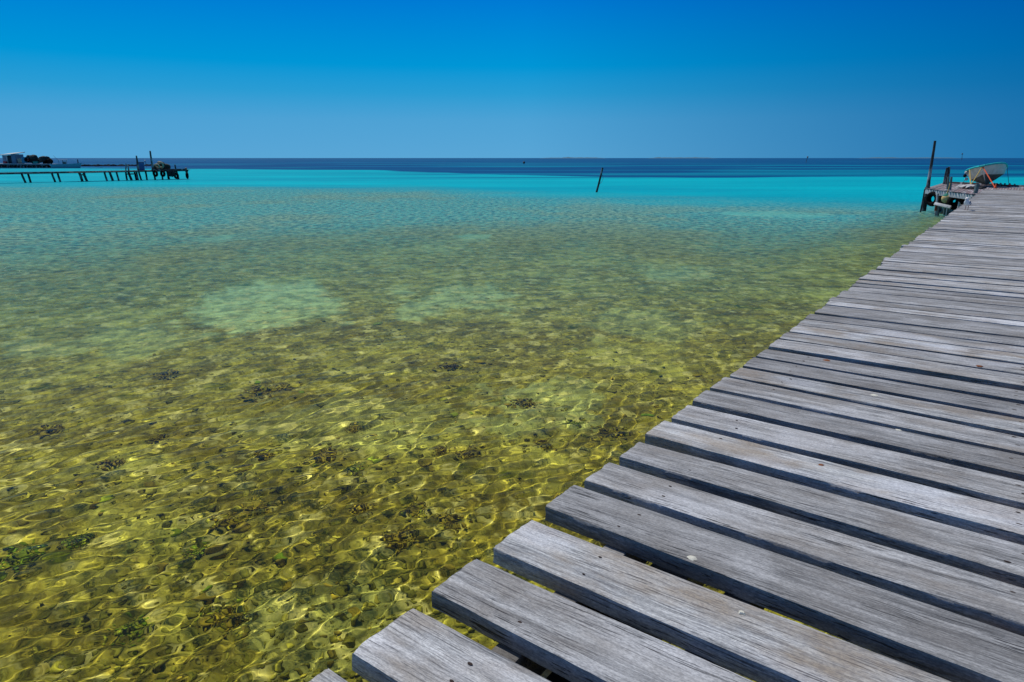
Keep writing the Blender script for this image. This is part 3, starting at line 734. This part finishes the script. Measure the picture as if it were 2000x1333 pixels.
# tyres
def tyre(px, py, Y, Rr, axis, label, sq=1.0):
    m = MB(); m.torus((0, 0, 0), Rr*.68, Rr*.32, axis, 28, 10); o = m.build('tyre', M_RUBBER); o.location = at_y(px, py, Y)
    return tag(o, label, "tyre", "black tyres hung along the pier head as fenders")
tyre(1822, 389, 34.6, .37, (1, .35, 0), "black tyre hanging edge-on between the corner pile and the pale pipe")
tyre(1841, 387, 33.9, .30, (.9, .5, 0), "small black tyre half hidden behind the left side of the round buoy")
tyre(1863, 390.5, 33.0, .34, (.35, 1, 0), "black tyre hanging right beside the buoy, upper of two")
tyre(1866, 396, 32.5, .35, (.5, 1, .1), "lowest black tyre, hanging beside the right end of the white timber")
tyre(1884, 387, 31.8, .27, (.7, 1, 0), "black tyre hanging behind the standing gull")
# crumpled tarps on the head
def rag(px, py, sx, sy, h, label, mat):
    m = MB(); m.ball((0, 0, 0), 1.0, 3, lump=.5, scale=(sx, sy, h), freq=1.8); o = m.build('tarpaulin', mat); p = at_z(px, py, HD); o.location = p+Vector((0, 0, h*.6))
    o.rotation_euler = (0, 0, -AZ); return tag(o, label, "tarpaulin")
M_TARP = plain("pale_tarp", c3(.5, .5, .5), .8, .5, 4, bump=.01); M_DARKNET = plain("dark_net", c3(.02, .02, .025), .9, .5, 14, bump=.02)
rag(1880, 367.5, .26, .7, .10, "smaller pale crumpled tarpaulin, left of two on the pier head", M_TARP)
rag(1895, 368.5, .30, .9, .12, "larger pale crumpled tarpaulin beside the short stout post", M_TARP)
m = MB()
for k in range(7): m.ball((prng.uniform(-.55, .55), prng.uniform(-.5, .5), .035), prng.uniform(.12, .2), 2, lump=.5, scale=(1, 1, .5))
o = m.build('black_heap', M_DARKNET); o.location = at_z(1908, 369.5, HD); tag(o, "low black heap spread on the deck under the dinghy", "net")  # flattened black lumps on the deck

# ---------------------------------------------------------------- the dinghy
bo = at_z(1917, 366.2, HD)
boat = empty('dinghy', bo, 0, "beige dinghy with turquoise rim heeled over on the pier head, lashed by ropes", "dinghy")
L_, ns = 3.5, 14
def station(t):                                    # t 0 bow .. 1 stern -> keel, chine, sheer
    f = math.sin(min(1, t*1.5+.02)*math.pi/2)**.62
    hb_ = .96*f*(1-.06*t); ck = .82*hb_*min(1, .35+t*1.4)
    sheer = 1.08-.42*t**1.5; chine = .34+.30*(1-t)**2.2; keel = .0+.42*max(0, .26-t)**1.2*3.0
    y = t*L_ - .16*(1-t)**2
    return y, keel, (ck, chine), (hb_, sheer)
def hull_pts(t, inset=0.0, rise=0.0):
    y, keel, (cx, cz), (gx, gz) = station(t)
    rk = .35*max(0, .3-t)/.3                        # rake of the stem
    P_ = []
    for s_ in (-1, 1):
        prof = [(0, keel), (cx*.5, keel+(cz-keel)*.42), (cx, cz), (cx+(gx-cx)*.45, cz+(gz-cz)*.45), (gx, gz)]
        P_.append([(s_*(px_-inset*(px_ > .01)), y + rk*(1-(pz-keel)/(gz-keel)) + inset*.3, pz+rise) for px_, pz in prof])
    return P_[0][::-1] + P_[1][1:]
def hull(inset, rise, top_cut=None):
    V = []; Fs = []
    for i in range(ns+1): V += hull_pts(i/ns, inset, rise)
    n_ = 9
    for i in range(ns):
        for j in range(n_-1): Fs.append((i*n_+j, i*n_+j+1, (i+1)*n_+j+1, (i+1)*n_+j))
    Fs.append(tuple(ns*n_+j for j in range(n_))[::-1]); Fs.append(tuple(range(n_)))
    return V, Fs
M_HULL = plain("chalky_beige_hull", c3(.80, .76, .64), .55, .3, 2.5, bump=.006, c2=c3(.58, .54, .43))
M_TURQ = plain("turquoise_paint", c3(.02, .50, .48), .45, .2, 4)
BR = Matrix.Rotation(R(-37), 4, 'Z') @ Matrix.Translation((0.16, -.1, .06)) @ Matrix.Rotation(R(-14), 4, 'Y') @ Matrix.Rotation(R(1.5), 4, 'X')
def bt(V): return [BR @ Vector(v) for v in V]
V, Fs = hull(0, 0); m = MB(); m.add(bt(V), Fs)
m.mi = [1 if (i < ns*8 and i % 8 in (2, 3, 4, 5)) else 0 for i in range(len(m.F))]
h_ = m.build('hull', [M_HULL, plain('dark_bottom', c3(.16, .15, .11), .8, .6, 3, bump=.01)], boat, smooth=True)  # second slot: darker panels from chine to keel
V, Fs = hull(.05, .03); m = MB(); m.add(bt([(v[0], v[1]+.02, v[2]+.02) for v in V]), [f[::-1] for f in Fs]); m.build('inner_hull', M_TURQ, boat)
m = MB()                                            # rim all round
gl_ = [hull_pts(i/ns)[0] for i in range(ns+1)]; gr_ = [hull_pts(i/ns)[-1] for i in range(ns+1)]
m.tube(bt(gl_), .05, 8); m.tube(bt(gr_), .05, 8); m.tube(bt([gl_[-1], gr_[-1]]), .05, 8); m.tube(bt([gl_[0], gr_[0]]), .05, 8)
m.build('gunwale', M_TURQ, boat)
m = MB(); V = [(gl_[i][0], gl_[i][1], gl_[i][2]+.012) for i in range(0, 4)]+[(gr_[i][0], gr_[i][1], gr_[i][2]+.012) for i in range(3, -1, -1)]
m.add(bt(V), [tuple(range(8))]); V2 = [(a[0], a[1], a[2]-.03) for a in V]; m.add(bt(V2), [tuple(range(8))[::-1]]); m.build('foredeck', M_TURQ, boat)
for t_ in (.5, .78):
    y_, k_, c_c, g_g = station(t_); m = MB(); V = []
    for (dx, dy, dz) in ((-1, -.12, 0), (1, -.12, 0), (1, .12, 0), (-1, .12, 0), (-1, -.12, -.04), (1, -.12, -.04), (1, .12, -.04), (-1, .12, -.04)):
        V.append((dx*(g_g[0]-.07), y_+dy, g_g[1]-.22+dz))
    m.add(bt(V), [(0, 1, 2, 3), (7, 6, 5, 4), (0, 4, 5, 1), (1, 5, 6, 2), (2, 6, 7, 3), (3, 7, 4, 0)]); m.build('thwart', M_HULL, boat)
sp = BR @ Vector(gl_[6])                        # outboard bracket and fittings on the low quarter
for k, (dx, dz) in enumerate(((-.06, .02), (-.16, -.10), (-.22, -.26), (-.10, -.44))):
    m = MB(); m.ball((sp.x+dx, sp.y-.3, sp.z+dz), .085, 2, lump=.3); m.build('float', M_WHITE if k % 2 else M_RUBBER, boat)
BW = bo + (BR @ Vector((0, -.12, 1.02)))
def lashing(name, label, a_, b_, r_, mat, cat='rope', sag=0.0):
    m = rope([a_, b_], r_, sag); o = m.build(name, mat, None, origin=tuple(b_)); tag(o, label, cat)
dk = lambda px, py: at_z(px, py, HD+.01)
lashing('lashing_strap', "orange strap pulled tight from the dinghy's bow down to the deck on the right", BW, dk(1944, 368), .026, M_ROPEO, 'strap')
m = MB(); m.box((-.06, -.04, 0), (.06, .04, .06), .015); m.box((-.025, -.025, .05), (.025, .025, .2), .01)
o = m.build('ratchet', M_ROPEO); o.location = dk(1944, 368); tag(o, "orange ratchet fitting at the foot of the tight orange strap", "ratchet")
lashing('rope', "yellow rope slanting from the dinghy's bow to the deck beside the tarpaulins", BW+Vector((-.03, 0, .02)), dk(1891, 367.5), .022, M_ROPEY, sag=.06)
sd_ = bo + (BR @ Vector(gl_[3]))
lashing('rope', "second yellow rope dropping from the dinghy's left rim to the deck", sd_, dk(1896, 367), .022, M_ROPEY)
lashing('rope', "thin dark line running from the dinghy's left quarter down to the pier edge", bo+(BR @ Vector(gl_[ns-2])), dk(1879, 361.8), .012, M_ROPEG)
lashing('rope', "thin dark line running from the dinghy's right quarter down to the pier edge", bo+(BR @ Vector(gr_[ns-4])), dk(1971, 364.5), .012, M_ROPEG)
m = MB(); m.ball((0, 0, .05), .09, 2, lump=.3); o = m.build('float', plain("red_float", c3(.45, .05, .05), .6)); o.location = dk(1971, 364.8); tag(o, "small dull red float lying at the far pier edge right of the dinghy", "float")

# ---------------------------------------------------------------- the gull
gp = at_z(1887.5, 411, HD+.004)
gull = empty('gull', gp, R(0), "white gull with grey-blue wings standing at the left edge of the pier", "gull")
GH = R(150)                                        # heading: its breast points left and towards us
M_WF = plain("white_feathers", c3(.80, .80, .80), .8, .08, 30); M_GF = plain("shaded_grey_feathers", c3(.05, .11, .19), .8, .25, 30); M_LEG = plain("red_leg", c3(.25, .05, .04), .6); M_BLK = plain("black_feathers", c3(.02, .02, .03), .8)  # wing grey deepened: shading on the back put into its colour
GR = Matrix.Rotation(R(215), 4, 'Z')               # local +X is forward
def gt(v): return GR @ Vector(v)
spine = [(-.155, 0, .165), (-.12, 0, .172), (-.07, 0, .185), (-.02, 0, .20), (.035, 0, .215), (.075, 0, .245), (.088, 0, .285), (.090, 0, .315), (.095, 0, .340), (.105, 0, .358), (.112, 0, .366)]
rad = [.012, .032, .060, .080, .082, .066, .045, .042, .047, .036, .012]
m = MB(); m.tube([gt(p) for p in spine], rad, 16)
body = m.build('body', M_WF, gull)
for s_ in (-1, 1):
    m = MB(); n_ = 12; V = []; Fs = []
    for i in range(n_+1):
        t = i/n_; cx_ = .055-.27*t; cz_ = .225-.045*t; hh = (.058*math.sin(math.pi*min(1, t*1.15+.08))**.8+.006)*(1 if t < .8 else (1-(t-.8)*3.5)); hh = max(hh, .006)
        oy = .078*(1-t*.8)
        for k in range(8):
            th = 2*math.pi*k/8; V.append(gt((cx_, s_*(oy+.012*math.cos(th)), cz_+hh*math.sin(th))))
    for i in range(n_):
        for k in range(8): Fs.append((i*8+k, i*8+(k+1) % 8, (i+1)*8+(k+1) % 8, (i+1)*8+k))
    Fs += [tuple(range(8))[::-1], tuple(n_*8+k for k in range(8))]
    m.add(V, Fs); m.build('wing', M_GF, gull)
    m = MB(); m.tube([gt((.0, s_*.032, .15)), gt((-.004, s_*.034, .07)), gt((.004, s_*.036, .006))], [.011, .0065, .006], 7)
    for a_ in (-.5, 0, .5): m.tube([gt((.004, s_*.036, .006)), gt((.004+.042*math.cos(a_), s_*.036+.042*math.sin(a_), .004))], .004, 5)
    m.build('leg', M_LEG, gull)
    m = MB(); m.ball(gt((.115, s_*.036, .342)), .006, 1); m.build('eye', M_BLK, gull)
m = MB(); m.tube([gt((.130, 0, .338)), gt((.158, 0, .333)), gt((.172, 0, .326))], [.011, .008, .003], 8); m.build('bill', M_LEG, gull)
m = MB(); m.add([gt(v) for v in ((-.13, -.03, .172), (-.13, .03, .172), (-.235, .034, .150), (-.235, -.034, .150), (-.13, -.03, .162), (-.13, .03, .162), (-.235, .034, .144), (-.235, -.034, .144))],
    [(0, 1, 2, 3), (7, 6, 5, 4), (0, 4, 5, 1), (1, 5, 6, 2), (2, 6, 7, 3), (3, 7, 4, 0)]); m.build('tail', M_WF, gull)
# ---------------------------------------------------------------- leaning stake out in the lagoon
a_ = at_z(1165, 376, 0.0); t_ = at_y(1177.2, 328, a_.y)
e = empty('stake', a_, 0, "lone dark stake leaning right out of the turquoise water in mid lagoon", "stake")
m = MB(); m.pole((a_-t_)*.9, t_-a_, .085, .075, 10, bend=.05); m.build('post', M_PILE, e)
k1 = at_y(1174, 341, a_.y)-a_; m = MB()
m.tube([k1, k1+Vector((.14, 0, -.10)), k1+Vector((.17, 0, -.35)), k1+Vector((.05, 0, -.62)), k1+Vector((-.22, 0, -.85))], .014, 5); m.build('rope', M_ROPEG, e)

# ---------------------------------------------------------------- the jetty on the left
J0, J1 = at_z(40, 357.5, 0), at_z(366, 350, 0); JD = (J1-J0).normalized(); JN = Vector((-JD.y, JD.x, 0))
def jp(px, z=0.0, off=0.0):                        # point of the jetty line below photo column px
    rd = ray(px, 340); dx, dy = rd.x/rd.y, 1.0
    o_ = J0+JN*off; s_ = (o_.x-dx*o_.y)/(dx*JD.y-JD.x)
    p = o_+JD*s_; p.z = z; return p
JZ = lambda px: 1.02+.20*max(0, px)/366
jet = empty('jetty', J0, 0, "long narrow dark jetty on thin leaning legs reaching in from the left edge", "jetty")
def jpart(mb, name, mat, origin=None): return mb.build(name, mat, jet)
rel = lambda p: p-J0
def bar(pa, pb, w_, z0, z1, mb):
    d = (pb-pa); L = d.length; M_ = Matrix.Translation(pa) @ d.to_track_quat('X', 'Z').to_matrix().to_4x4()
    mb.box((0, -w_/2, z0), (L, w_/2, z1), .01, M=M_)
# deck as individual cross boards in one strip, over two rails
m = MB(); far_l = J0-JD*40; nb = 330; span = (J1-far_l).length
for i in range(nb):
    t = i/nb; p = rel(far_l+JD*(span*t)); zz = 1.0+.21*max(0, (span*t-40)/(span-40))
    M_ = Matrix.Translation((p.x, p.y, zz+prng.uniform(-.015, .015))) @ JD.to_track_quat('X', 'Z').to_matrix().to_4x4()
    w_ = .65 if t < .76 else 1.2
    m.box((0, -w_+prng.uniform(-.05, .05), -.05), (span/nb*.88, w_+prng.uniform(-.05, .05), 0), 0, M=M_)
jpart(m, 'deck', M_BEAM)
for off in (-.5, .5):
    m = MB(); bar(rel(far_l+JN*off+Vector((0, 0, .90))), rel(J1+JN*off+Vector((0, 0, 1.10))), .12, -.1, .10, m); jpart(m, 'rail', M_PILE)
m = MB(); bar(rel(jp(297, 1.16, -1.15)), rel(jp(364, 1.19, -1.15)), .14, -.14, .14, m); jpart(m, 'side_beam', M_PILE)
LEGS = [(43, 47.5), (54, 57.5), (101, 105), (112, 116), (154, 159), (163, 167.5), (204, 208), (214, 218), (228, 230), (246.5, 246.8), (251, 255.5), (262.5, 265.5), (267, 268), (271, 274), (284, 286), (300, 301.5), (315.5, 316), (326, 329), (345, 347), (365, 366)]
for i, (xt, xb) in enumerate(LEGS):
    off = (-.55, .55)[i % 2]
    a_ = jp(xb, 0, off); b_ = jp(xt, JZ(xt)+.02, off); d = (a_-b_)
    m = MB(); r_ = .15 if i in (4, 5, 7, 10, 17, 18) else .115
    m.pole(rel(a_+d*1.5), rel(b_), r_, r_*.9, 8, bend=.08); jpart(m, 'leg', M_PILE)
for (xa, xb) in ((154, 163), (246, 262)):
    m = MB(); m.pole(rel(jp(xa, .75, 0)), rel(jp(xb, .75, 0)), .07, .07, 8); jpart(m, 'brace', M_PILE)
# boards beyond the left edge carried on more legs (outside the picture)
for k in range(6):
    p = J0-JD*(5+6*k); m = MB(); m.pole(rel(p+Vector((.2, 0, -1.5))), rel(p+Vector((0, 0, 1.0))), .12, .11, 8); jpart(m, 'leg', M_PILE)
def jthing(name, label, cat, a_, b_, r0, r1, mat=None):
    return single_pole(name, label, cat, a_, b_, r0, r1, mat or M_PILE)
def jy(px, py, off=0.0):
    p = jp(px, 0, off); return at_y(px, py, p.y)
jthing('pole', "shorter of the two dark poles rising above the left jetty, beside the blue cabinet", "pole", jy(271, 336, -.7), jy(266.3, 304.5, -.7), .13, .08)
jthing('pole', "tallest dark pole rising from the left jetty beside the heap of pots", "pole", jy(299.5, 337, -.7), jy(293.2, 295, -.7), .14, .09)
jthing('post', "short crooked post near the seaward end of the left jetty", "post", jy(344, 336, -.9), jy(341.8, 322, -.9), .12, .08)
jthing('post', "thin upright post left of the short leaning one on the left jetty", "post", jy(246, 338, -.6), jy(245.8, 320, -.6), .07, .06)
jthing('post', "short leaning post on the left jetty, left of the blue cabinet", "post", jy(252, 336, -.6), jy(249.5, 323.5, -.6), .09, .08)
jthing('post', "squat post at the very seaward tip of the left jetty", "post", jy(364.5, 337, -.6), jy(363, 328.5, -.6), .16, .13)
M_CAB = plain("blue_cabinet", c3(.03, .14, .36), .6, .3, 3)
cb = jp(276.5, JZ(270)+.0, .1)
e = empty('cabinet', cb, math.atan2(JD.y, JD.x)+R(-25), "plain blue upright cabinet standing between the two tall poles on the left jetty", "cabinet")
m = MB(); m.box((-.42, -.25, 0), (.42, .25, .98), .02); m.build('case', M_CAB, e)
m = MB(); m.box((-.36, -.275, .06), (.36, -.252, .92), .008); m.build('door', M_CAB, e)
m = MB(); m.box((-.46, -.29, .98), (.46, .29, 1.02), .01); m.build('lid', M_GREENPOST, e)
# pots and rope heap
M_POTD = plain("dark_pot", c3(.03, .045, .04), .9, .5, 6, bump=.03); M_POTC = plain("cream_rope", c3(.45, .38, .26), .85, .3, 8, bump=.02)
for k, (px, py, r_, mt, lb) in enumerate(((303, 326.5, .36, M_POTD, "dark green pot at the left foot of the heap on the left jetty"), (309, 327, .34, M_POTD, "dark pot under the cream coil in the heap on the left jetty"),
        (317, 326, .42, M_POTD, "dark middle pot of the heap on the left jetty"), (326, 326, .42, M_POTD, "dark right-hand pot of the heap on the left jetty"), (316, 321.5, .38, M_POTD, "dark topmost pot of the heap on the left jetty"))):
    c_ = jy(px, py, -.2)
    e = empty('lobster_pot', c_, 0, lb, "pot", "dark pots heaped on the left jetty")
    m = MB(); m.lathe([(r_*.2, r_*.85), (r_*.8, r_*.6), (r_*1.05, 0), (r_*.95, -r_*.6), (r_*.3, -r_*.8)], 12, lump=.25); m.build('basket', mt, e)
    m = MB(); m.torus((0, 0, r_*.3), r_*.95, .04, (0, 0, 1), 14, 5); m.build('hoop', M_POTC if k in (1, 4) else M_POTD, e)
for k, (px, py, r_, ax, lb) in enumerate(((313.5, 322.5, .42, (.3, 1, .3), "cream rope coil propped high on the pot heap"), (307.5, 325, .30, (.2, 1, .6), "small cream rope coil low on the left of the pot heap"))):
    m = MB(); m.torus((0, 0, 0), r_, .075, ax, 20, 6); m.torus((.05, -.1, .05), r_*.8, .06, ax, 20, 6); o = m.build('rope_coil', M_POTC); o.location = jy(px, py, -.75); tag(o, lb, "rope")
for (px, py, r_, lb) in ((303.5, 339.5, .42, "black tyre hanging under the left jetty below the tallest pole"), (318, 339.5, .42, "black tyre hanging under the left jetty below the pot heap"), (344.5, 344, .40, "black tyre hanging low under the left jetty near its seaward end"), (365.5, 343, .40, "black tyre hanging from the seaward tip of the left jetty")):
    m = MB(); m.torus((0, 0, 0), r_*.7, r_*.3, (.5, 1, 0) if px < 360 else (1, .3, 0), 20, 8); o = m.build('tyre', M_RUBBER); o.location = jy(px, py, -1.4); tag(o, lb, "tyre", "tyres hung from the left jetty")
m = MB()
for k in range(26):
    px = prng.uniform(329, 342); d_ = prng.uniform(-1.7, -1.2); zt = 1.05; m.tube([jp(px, zt, d_), jp(px+prng.uniform(-.5, .8), .75, d_), jp(px+prng.uniform(-1, 2), prng.uniform(.3, .62), d_)], [.07, .12, .05], 6)
o = m.build('hanging_net', M_DARKNET, None, origin=tuple(jp(335, 0.3, -1.4))); tag(o, "bunch of dark netting hanging under the left jetty between two tyres", "net")
# white-topped marker behind the cabinet
a_ = at_z(287.5, 325.5, 0); e = empty('marker_stake', a_, 0, "thin white-topped stake in the sea just right of the blue cabinet", "marker")
m = MB(); m.pole((0, 0, -1), at_y(283.3, 315.6, a_.y)-a_, .09, .07, 8); m.build('post', M_GREENPOST, e)
m = MB(); m.ball(at_y(283, 314.8, a_.y)-a_, .26, 2); m.build('cap', M_WHITE, e)

# ---------------------------------------------------------------- far landing with shed, pots and boat
YF = 196.0
def fp(px, py=None, z=None, dy=0.0):
    p = at_y(px, 318 if py is None else py, YF+dy)
    if z is not None: p.z = z
    return p
f0, f1 = fp(-60, z=0), fp(101, z=0); e = empty('far_landing', f0, 0, "low pale-decked landing on dark piles far off at the left edge", "landing")
m = MB(); bar(Vector((0, 0, 1.15)), f1-f0+Vector((0, 0, 1.0)), 5.0, -.12, .12, m); m.build('deck', M_GREY, e)
m = MB(); bar(Vector((0, -2.2, .86)), f1-f0+Vector((0, -2.2, .72)), .25, -.15, .15, m); m.build('rail', M_PILE, e)
for k in range(34):
    p = (f1-f0)*(k/33+prng.uniform(-.008, .008)); m = MB(); m.pole(p+Vector((0, -2.1, -1.5)), p+Vector((0, -2.1, .95)), .22, .2, 7); m.build('pile', M_PILE, e)
m = MB()
for k in range(30):
    p = (f1-f0)*prng.random(); m.ball(p+Vector((0, 1.5, prng.uniform(.0, .4))), prng.uniform(.5, .9), 1, lump=.5)
m.build('rubble_base', M_PILE, e)
M_SH1 = plain("shed_wall_blue", c3(.16, .27, .36), .7, .25, 1.2); M_SH2 = plain("shed_dark", c3(.03, .06, .07), .8, .4, 1); M_SHW = plain("shed_pale_post", c3(.5, .5, .46), .7)
s0 = fp(6.5, z=1.15); s1 = fp(38, z=1.15); Ws = (s1-s0).length; ht = 2.55
e = empty('shed', s0, R(-12), "small blue-grey flat-roofed shed standing on the far landing at the left edge", "shed")
def wallbox(n_, lo, hi, mat): m = MB(); m.box(lo, hi, .01); return m.build(n_, mat, e)
wallbox('wall', (0, 0, 0), (Ws*.28, 2.6, ht-.32), M_SH1); wallbox('wall', (Ws*.66, 0, 0), (Ws*.97, 2.6, ht-.08), M_SH1)
wallbox('back_wall', (Ws*.28, 2.2, 0), (Ws*.66, 2.6, ht), M_SH2); wallbox('doorway_shade', (Ws*.36, .3, 0), (Ws*.66, .4, ht-.25), M_SH2); wallbox('corner_post', (Ws*.27, -.08, 0), (Ws*.36, .2, ht-.3), M_SHW)  # dark panel inside the opening carries the shade of the open front
m = MB(); V = []; 
for (x_, z_) in ((-.35, ht-.02), (Ws*1.02, ht+.32)):
    V += [(x_, -.6, z_-.35), (x_, 3.1, z_+.1), (x_, -.6, z_-.18), (x_, 3.1, z_+.30)]
m.add(V, [(0, 1, 5, 4), (2, 6, 7, 3), (0, 4, 6, 2), (1, 3, 7, 5), (0, 2, 3, 1), (4, 5, 7, 6)]); m.build('roof', plain("pale_roof", c3(.62, .60, .52), .7, .15, 2), e, smooth=False)
for i, (px, py, r_) in enumerate([(50+prng.uniform(0, 51), 0, prng.uniform(.55, .85)) for _ in range(38)]):
    hgt_ = 318.5-(11.5 if px < 80 else 9.0 if px < 92 else 5)*prng.random()**.8
    e = empty('lobster_pot', fp(px, hgt_, dy=prng.uniform(-1, 1.5)), 0, "dark pot in the high heap on the far landing right of the shed", "pot", "pots heaped on the far landing")
    m = MB(); m.lathe([(r_*.2, r_*.8), (r_*.8, r_*.55), (r_*1.05, 0), (r_*.9, -r_*.6), (r_*.3, -r_*.75)], 9, lump=.3)
    m.build('basket', prng.choice([M_POTD, M_POTD, M_RUBBER, M_POTD, M_POTD, M_RUBBER, M_POTD, M_POTC]) if i > 3 else M_POTD, e)
for (px, py, s_, mt, nm, lb, ct) in ((42.5, 314.5, .75, M_POTC, 'crate', "tan crate beside the shed's right wall on the far landing", 'crate'), (48, 313, .8, plain("blue_drum", c3(.03, .25, .38), .5), 'drum', "blue drum between the shed and the pot heap", 'drum'),
        (53, 312, .55, plain("red_tub", c3(.5, .06, .05), .5), 'tub', "red tub on the left of the far pot heap", 'tub'), (10, 317.6, .4, plain("red_box", c3(.5, .04, .06), .5), 'box', "small red box lying left of the shed on the far landing", 'box'),
        (71, 319.2, .62, plain("teal_bin", c3(.02, .38, .30), .5), 'bin', "teal bin at the front edge of the far landing", 'bin')):
    m = MB()
    if nm == 'drum': m.lathe([(s_*.9, -s_), (s_*.95, -s_*.3), (s_*.9, 0), (s_*.95, s_*.3), (s_*.9, s_)], 12)
    else: m.box((-s_, -s_*.7, -s_*.7), (s_, s_*.7, s_*.7), .05); m.box((-s_*1.06, -s_*.76, s_*.6), (s_*1.06, s_*.76, s_*.75), .02)
    o = m.build(nm, mt); o.location = fp(px, py, dy=-.8); tag(o, lb, ct)
# moored boat
bp_ = fp(103, z=0, dy=-4); bq = fp(155, z=0, dy=-4); BL = (bq-bp_).length
e = empty('fishing_boat', bp_, 0, "pale green-white fishing boat with small white canopy moored off the far landing", "boat")
M_FB = plain("pale_boat_hull", c3(.16, .46, .48), .5, .15, 2)
m = MB(); ns_ = 16; V = []; Fs = []
for i in range(ns_+1):
    t = i/ns_; hb_ = 1.15*(math.sin(min(1, (1-t)*1.5+.03)*math.pi/2)**.7); sh = .98+.35*t**2-.0*t; x_ = t*BL
    for (yy, zz) in ((-hb_, sh), (-hb_*.97, sh*.5), (-hb_*.7, -.15), (0, -.35), (hb_*.7, -.15), (hb_*.97, sh*.5), (hb_, sh)): V.append((x_+ (.5*t*(zz/sh)), yy, zz))
for i in range(ns_):
    for j in range(6): Fs.append((i*7+j, (i+1)*7+j, (i+1)*7+j+1, i*7+j+1))
Fs += [tuple(range(7)), tuple(ns_*7+j for j in range(7))[::-1]]
for i in range(ns_): Fs.append((i*7+6, (i+1)*7+6, (i+1)*7, i*7))
m.add(V, Fs); m.build('hull', M_FB, e)
m = MB(); m.box((BL*.02, -1.18, 1.0), (BL*.45, -1.08, 1.12), .02); m.build('gunwale', M_WHITE, e)
m = MB(); m.box((BL*.27, -.9, 2.05), (BL*.50, .9, 2.2), .05); m.build('canopy', M_WHITE, e)
m = MB()
for xx in (.30, .46):
    for yy in (-.8, .8): m.pole((BL*xx, yy, .9), (BL*xx, yy, 2.08), .04, .04, 6)
m.build('canopy_frame', M_GREENPOST, e)
m = MB(); m.box((BL*.40, -.45, .95), (BL*.47, .45, 1.7), .06); m.build('console', M_GREENPOST, e)
m = MB(); m.ball((-.25, 0, 1.75), .42, 2, lump=.2, scale=(.9, .8, 1.2)); m.box((-.45, -.12, .2), (-.2, .12, 1.5), .03); m.build('outboard_motor', M_RUBBER, e)
m = MB(); m.pole((BL*.22, 0, 2.1), (BL*.06, 0, 3.3), .05, .03, 6, bend=.02); m.build('antenna', M_PILE, e)
m = MB(); m.pole((BL*.95, 0, 1.2), (BL*.95, 0, 2.3), .14, .10, 6); m.build('bow_post', M_PILE, e)
a_, b_ = bp_+Vector((BL+.5, 0, 1.2)), bp_+Vector((BL+5.5, 1, .05))
lashing('mooring_rope', "thin slack mooring line running from the boat's bow into the sea", a_, b_, .035, M_ROPEG)
# low line of reef rocks right of the boat
m = MB()
for k in range(150):
    px = 156+136*k/149; c_ = at_z(px, 325.0-.6*(k/149), 0)+Vector((0, prng.uniform(-1.5, 1.5), prng.uniform(-.15, .12)))
    m.ball(c_, prng.uniform(.35, .75), 1, lump=.6, scale=(1.7, 1.2, .75))
rf = m.build('reef', M_RUBBER, smooth=False); rf['kind'] = 'stuff'; rf['label'] = "low dark line of reef rocks breaking the surface behind the left jetty"; rf['category'] = 'reef'

# ---------------------------------------------------------------- horizon: low islands and channel markers
def island(x0, x1, h_, Yd, seed, name='island'):
    n_ = 60; V = []; Fs = []
    for i in range(n_+1):
        t = i/n_; px = x0+(x1-x0)*t; p = at_y(px, 309, Yd); en = min(1, 6*min(t, 1-t))
        hh = h_*en*(.45+.9*abs(mnoise.noise(Vector((t*9+seed, seed, 0))))+.35*abs(mnoise.noise(Vector((t*34, seed, 3)))))
        V += [(p.x, Yd-40, -1), (p.x, Yd-10, hh*.35), (p.x, Yd+40, hh), (p.x, Yd+110, hh*.9), (p.x, Yd+200, -1)]
    for i in range(n_):
        for j in range(4): Fs.append((i*5+j, (i+1)*5+j, (i+1)*5+j+1, i*5+j+1))
    o = mesh_np(name, V, Fs, M_ISL, None, True); o['kind'] = 'structure'; return o
M_ISL = plain("hazed_island_scrub", c3(.05, .15, .22), .9, .3, .02)  # blue distance haze mixed into the scrub colour
island(1052, 1188, 9, 6000, 1.5); island(1266, 1404, 10, 6000, 4.2); island(1680, 1895, 8, 6000, 8.8)
def marker(px, y0, y1, Yd, lean, label, w_=1.0):
    b_ = at_y(px, y1, Yd); b_.z = -1; t_ = at_y(px+lean, y0, Yd)
    e = empty('channel_marker', Vector((b_.x, b_.y, 0)), 0, label, "marker"); o0 = e.location
    m = MB(); m.pole(b_-o0, t_-o0, .22*w_, .15*w_, 8); m.build('mast', M_PILE, e)
    m = MB(); tt = t_-o0; m.lathe([(.05, .5), (.55, 0), (.60, -.5), (.1, -.9)], 8, M=Matrix.Translation(tt) @ Matrix.Scale(w_, 4)); m.build('topmark', M_PILE, e)
marker(1879, 300.5, 310.5, 900, .6, "far channel marker on the horizon between the tall pole and the dinghy", 1.5)
marker(1573.5, 306.5, 317.5, 420, 4, "tiny far stake leaning right against the dark sea in mid distance", .8)
marker(1023, 317.0, 320.5, 330, .4, "tiny far marker in the dark blue sea left of the leaning stake", .9)
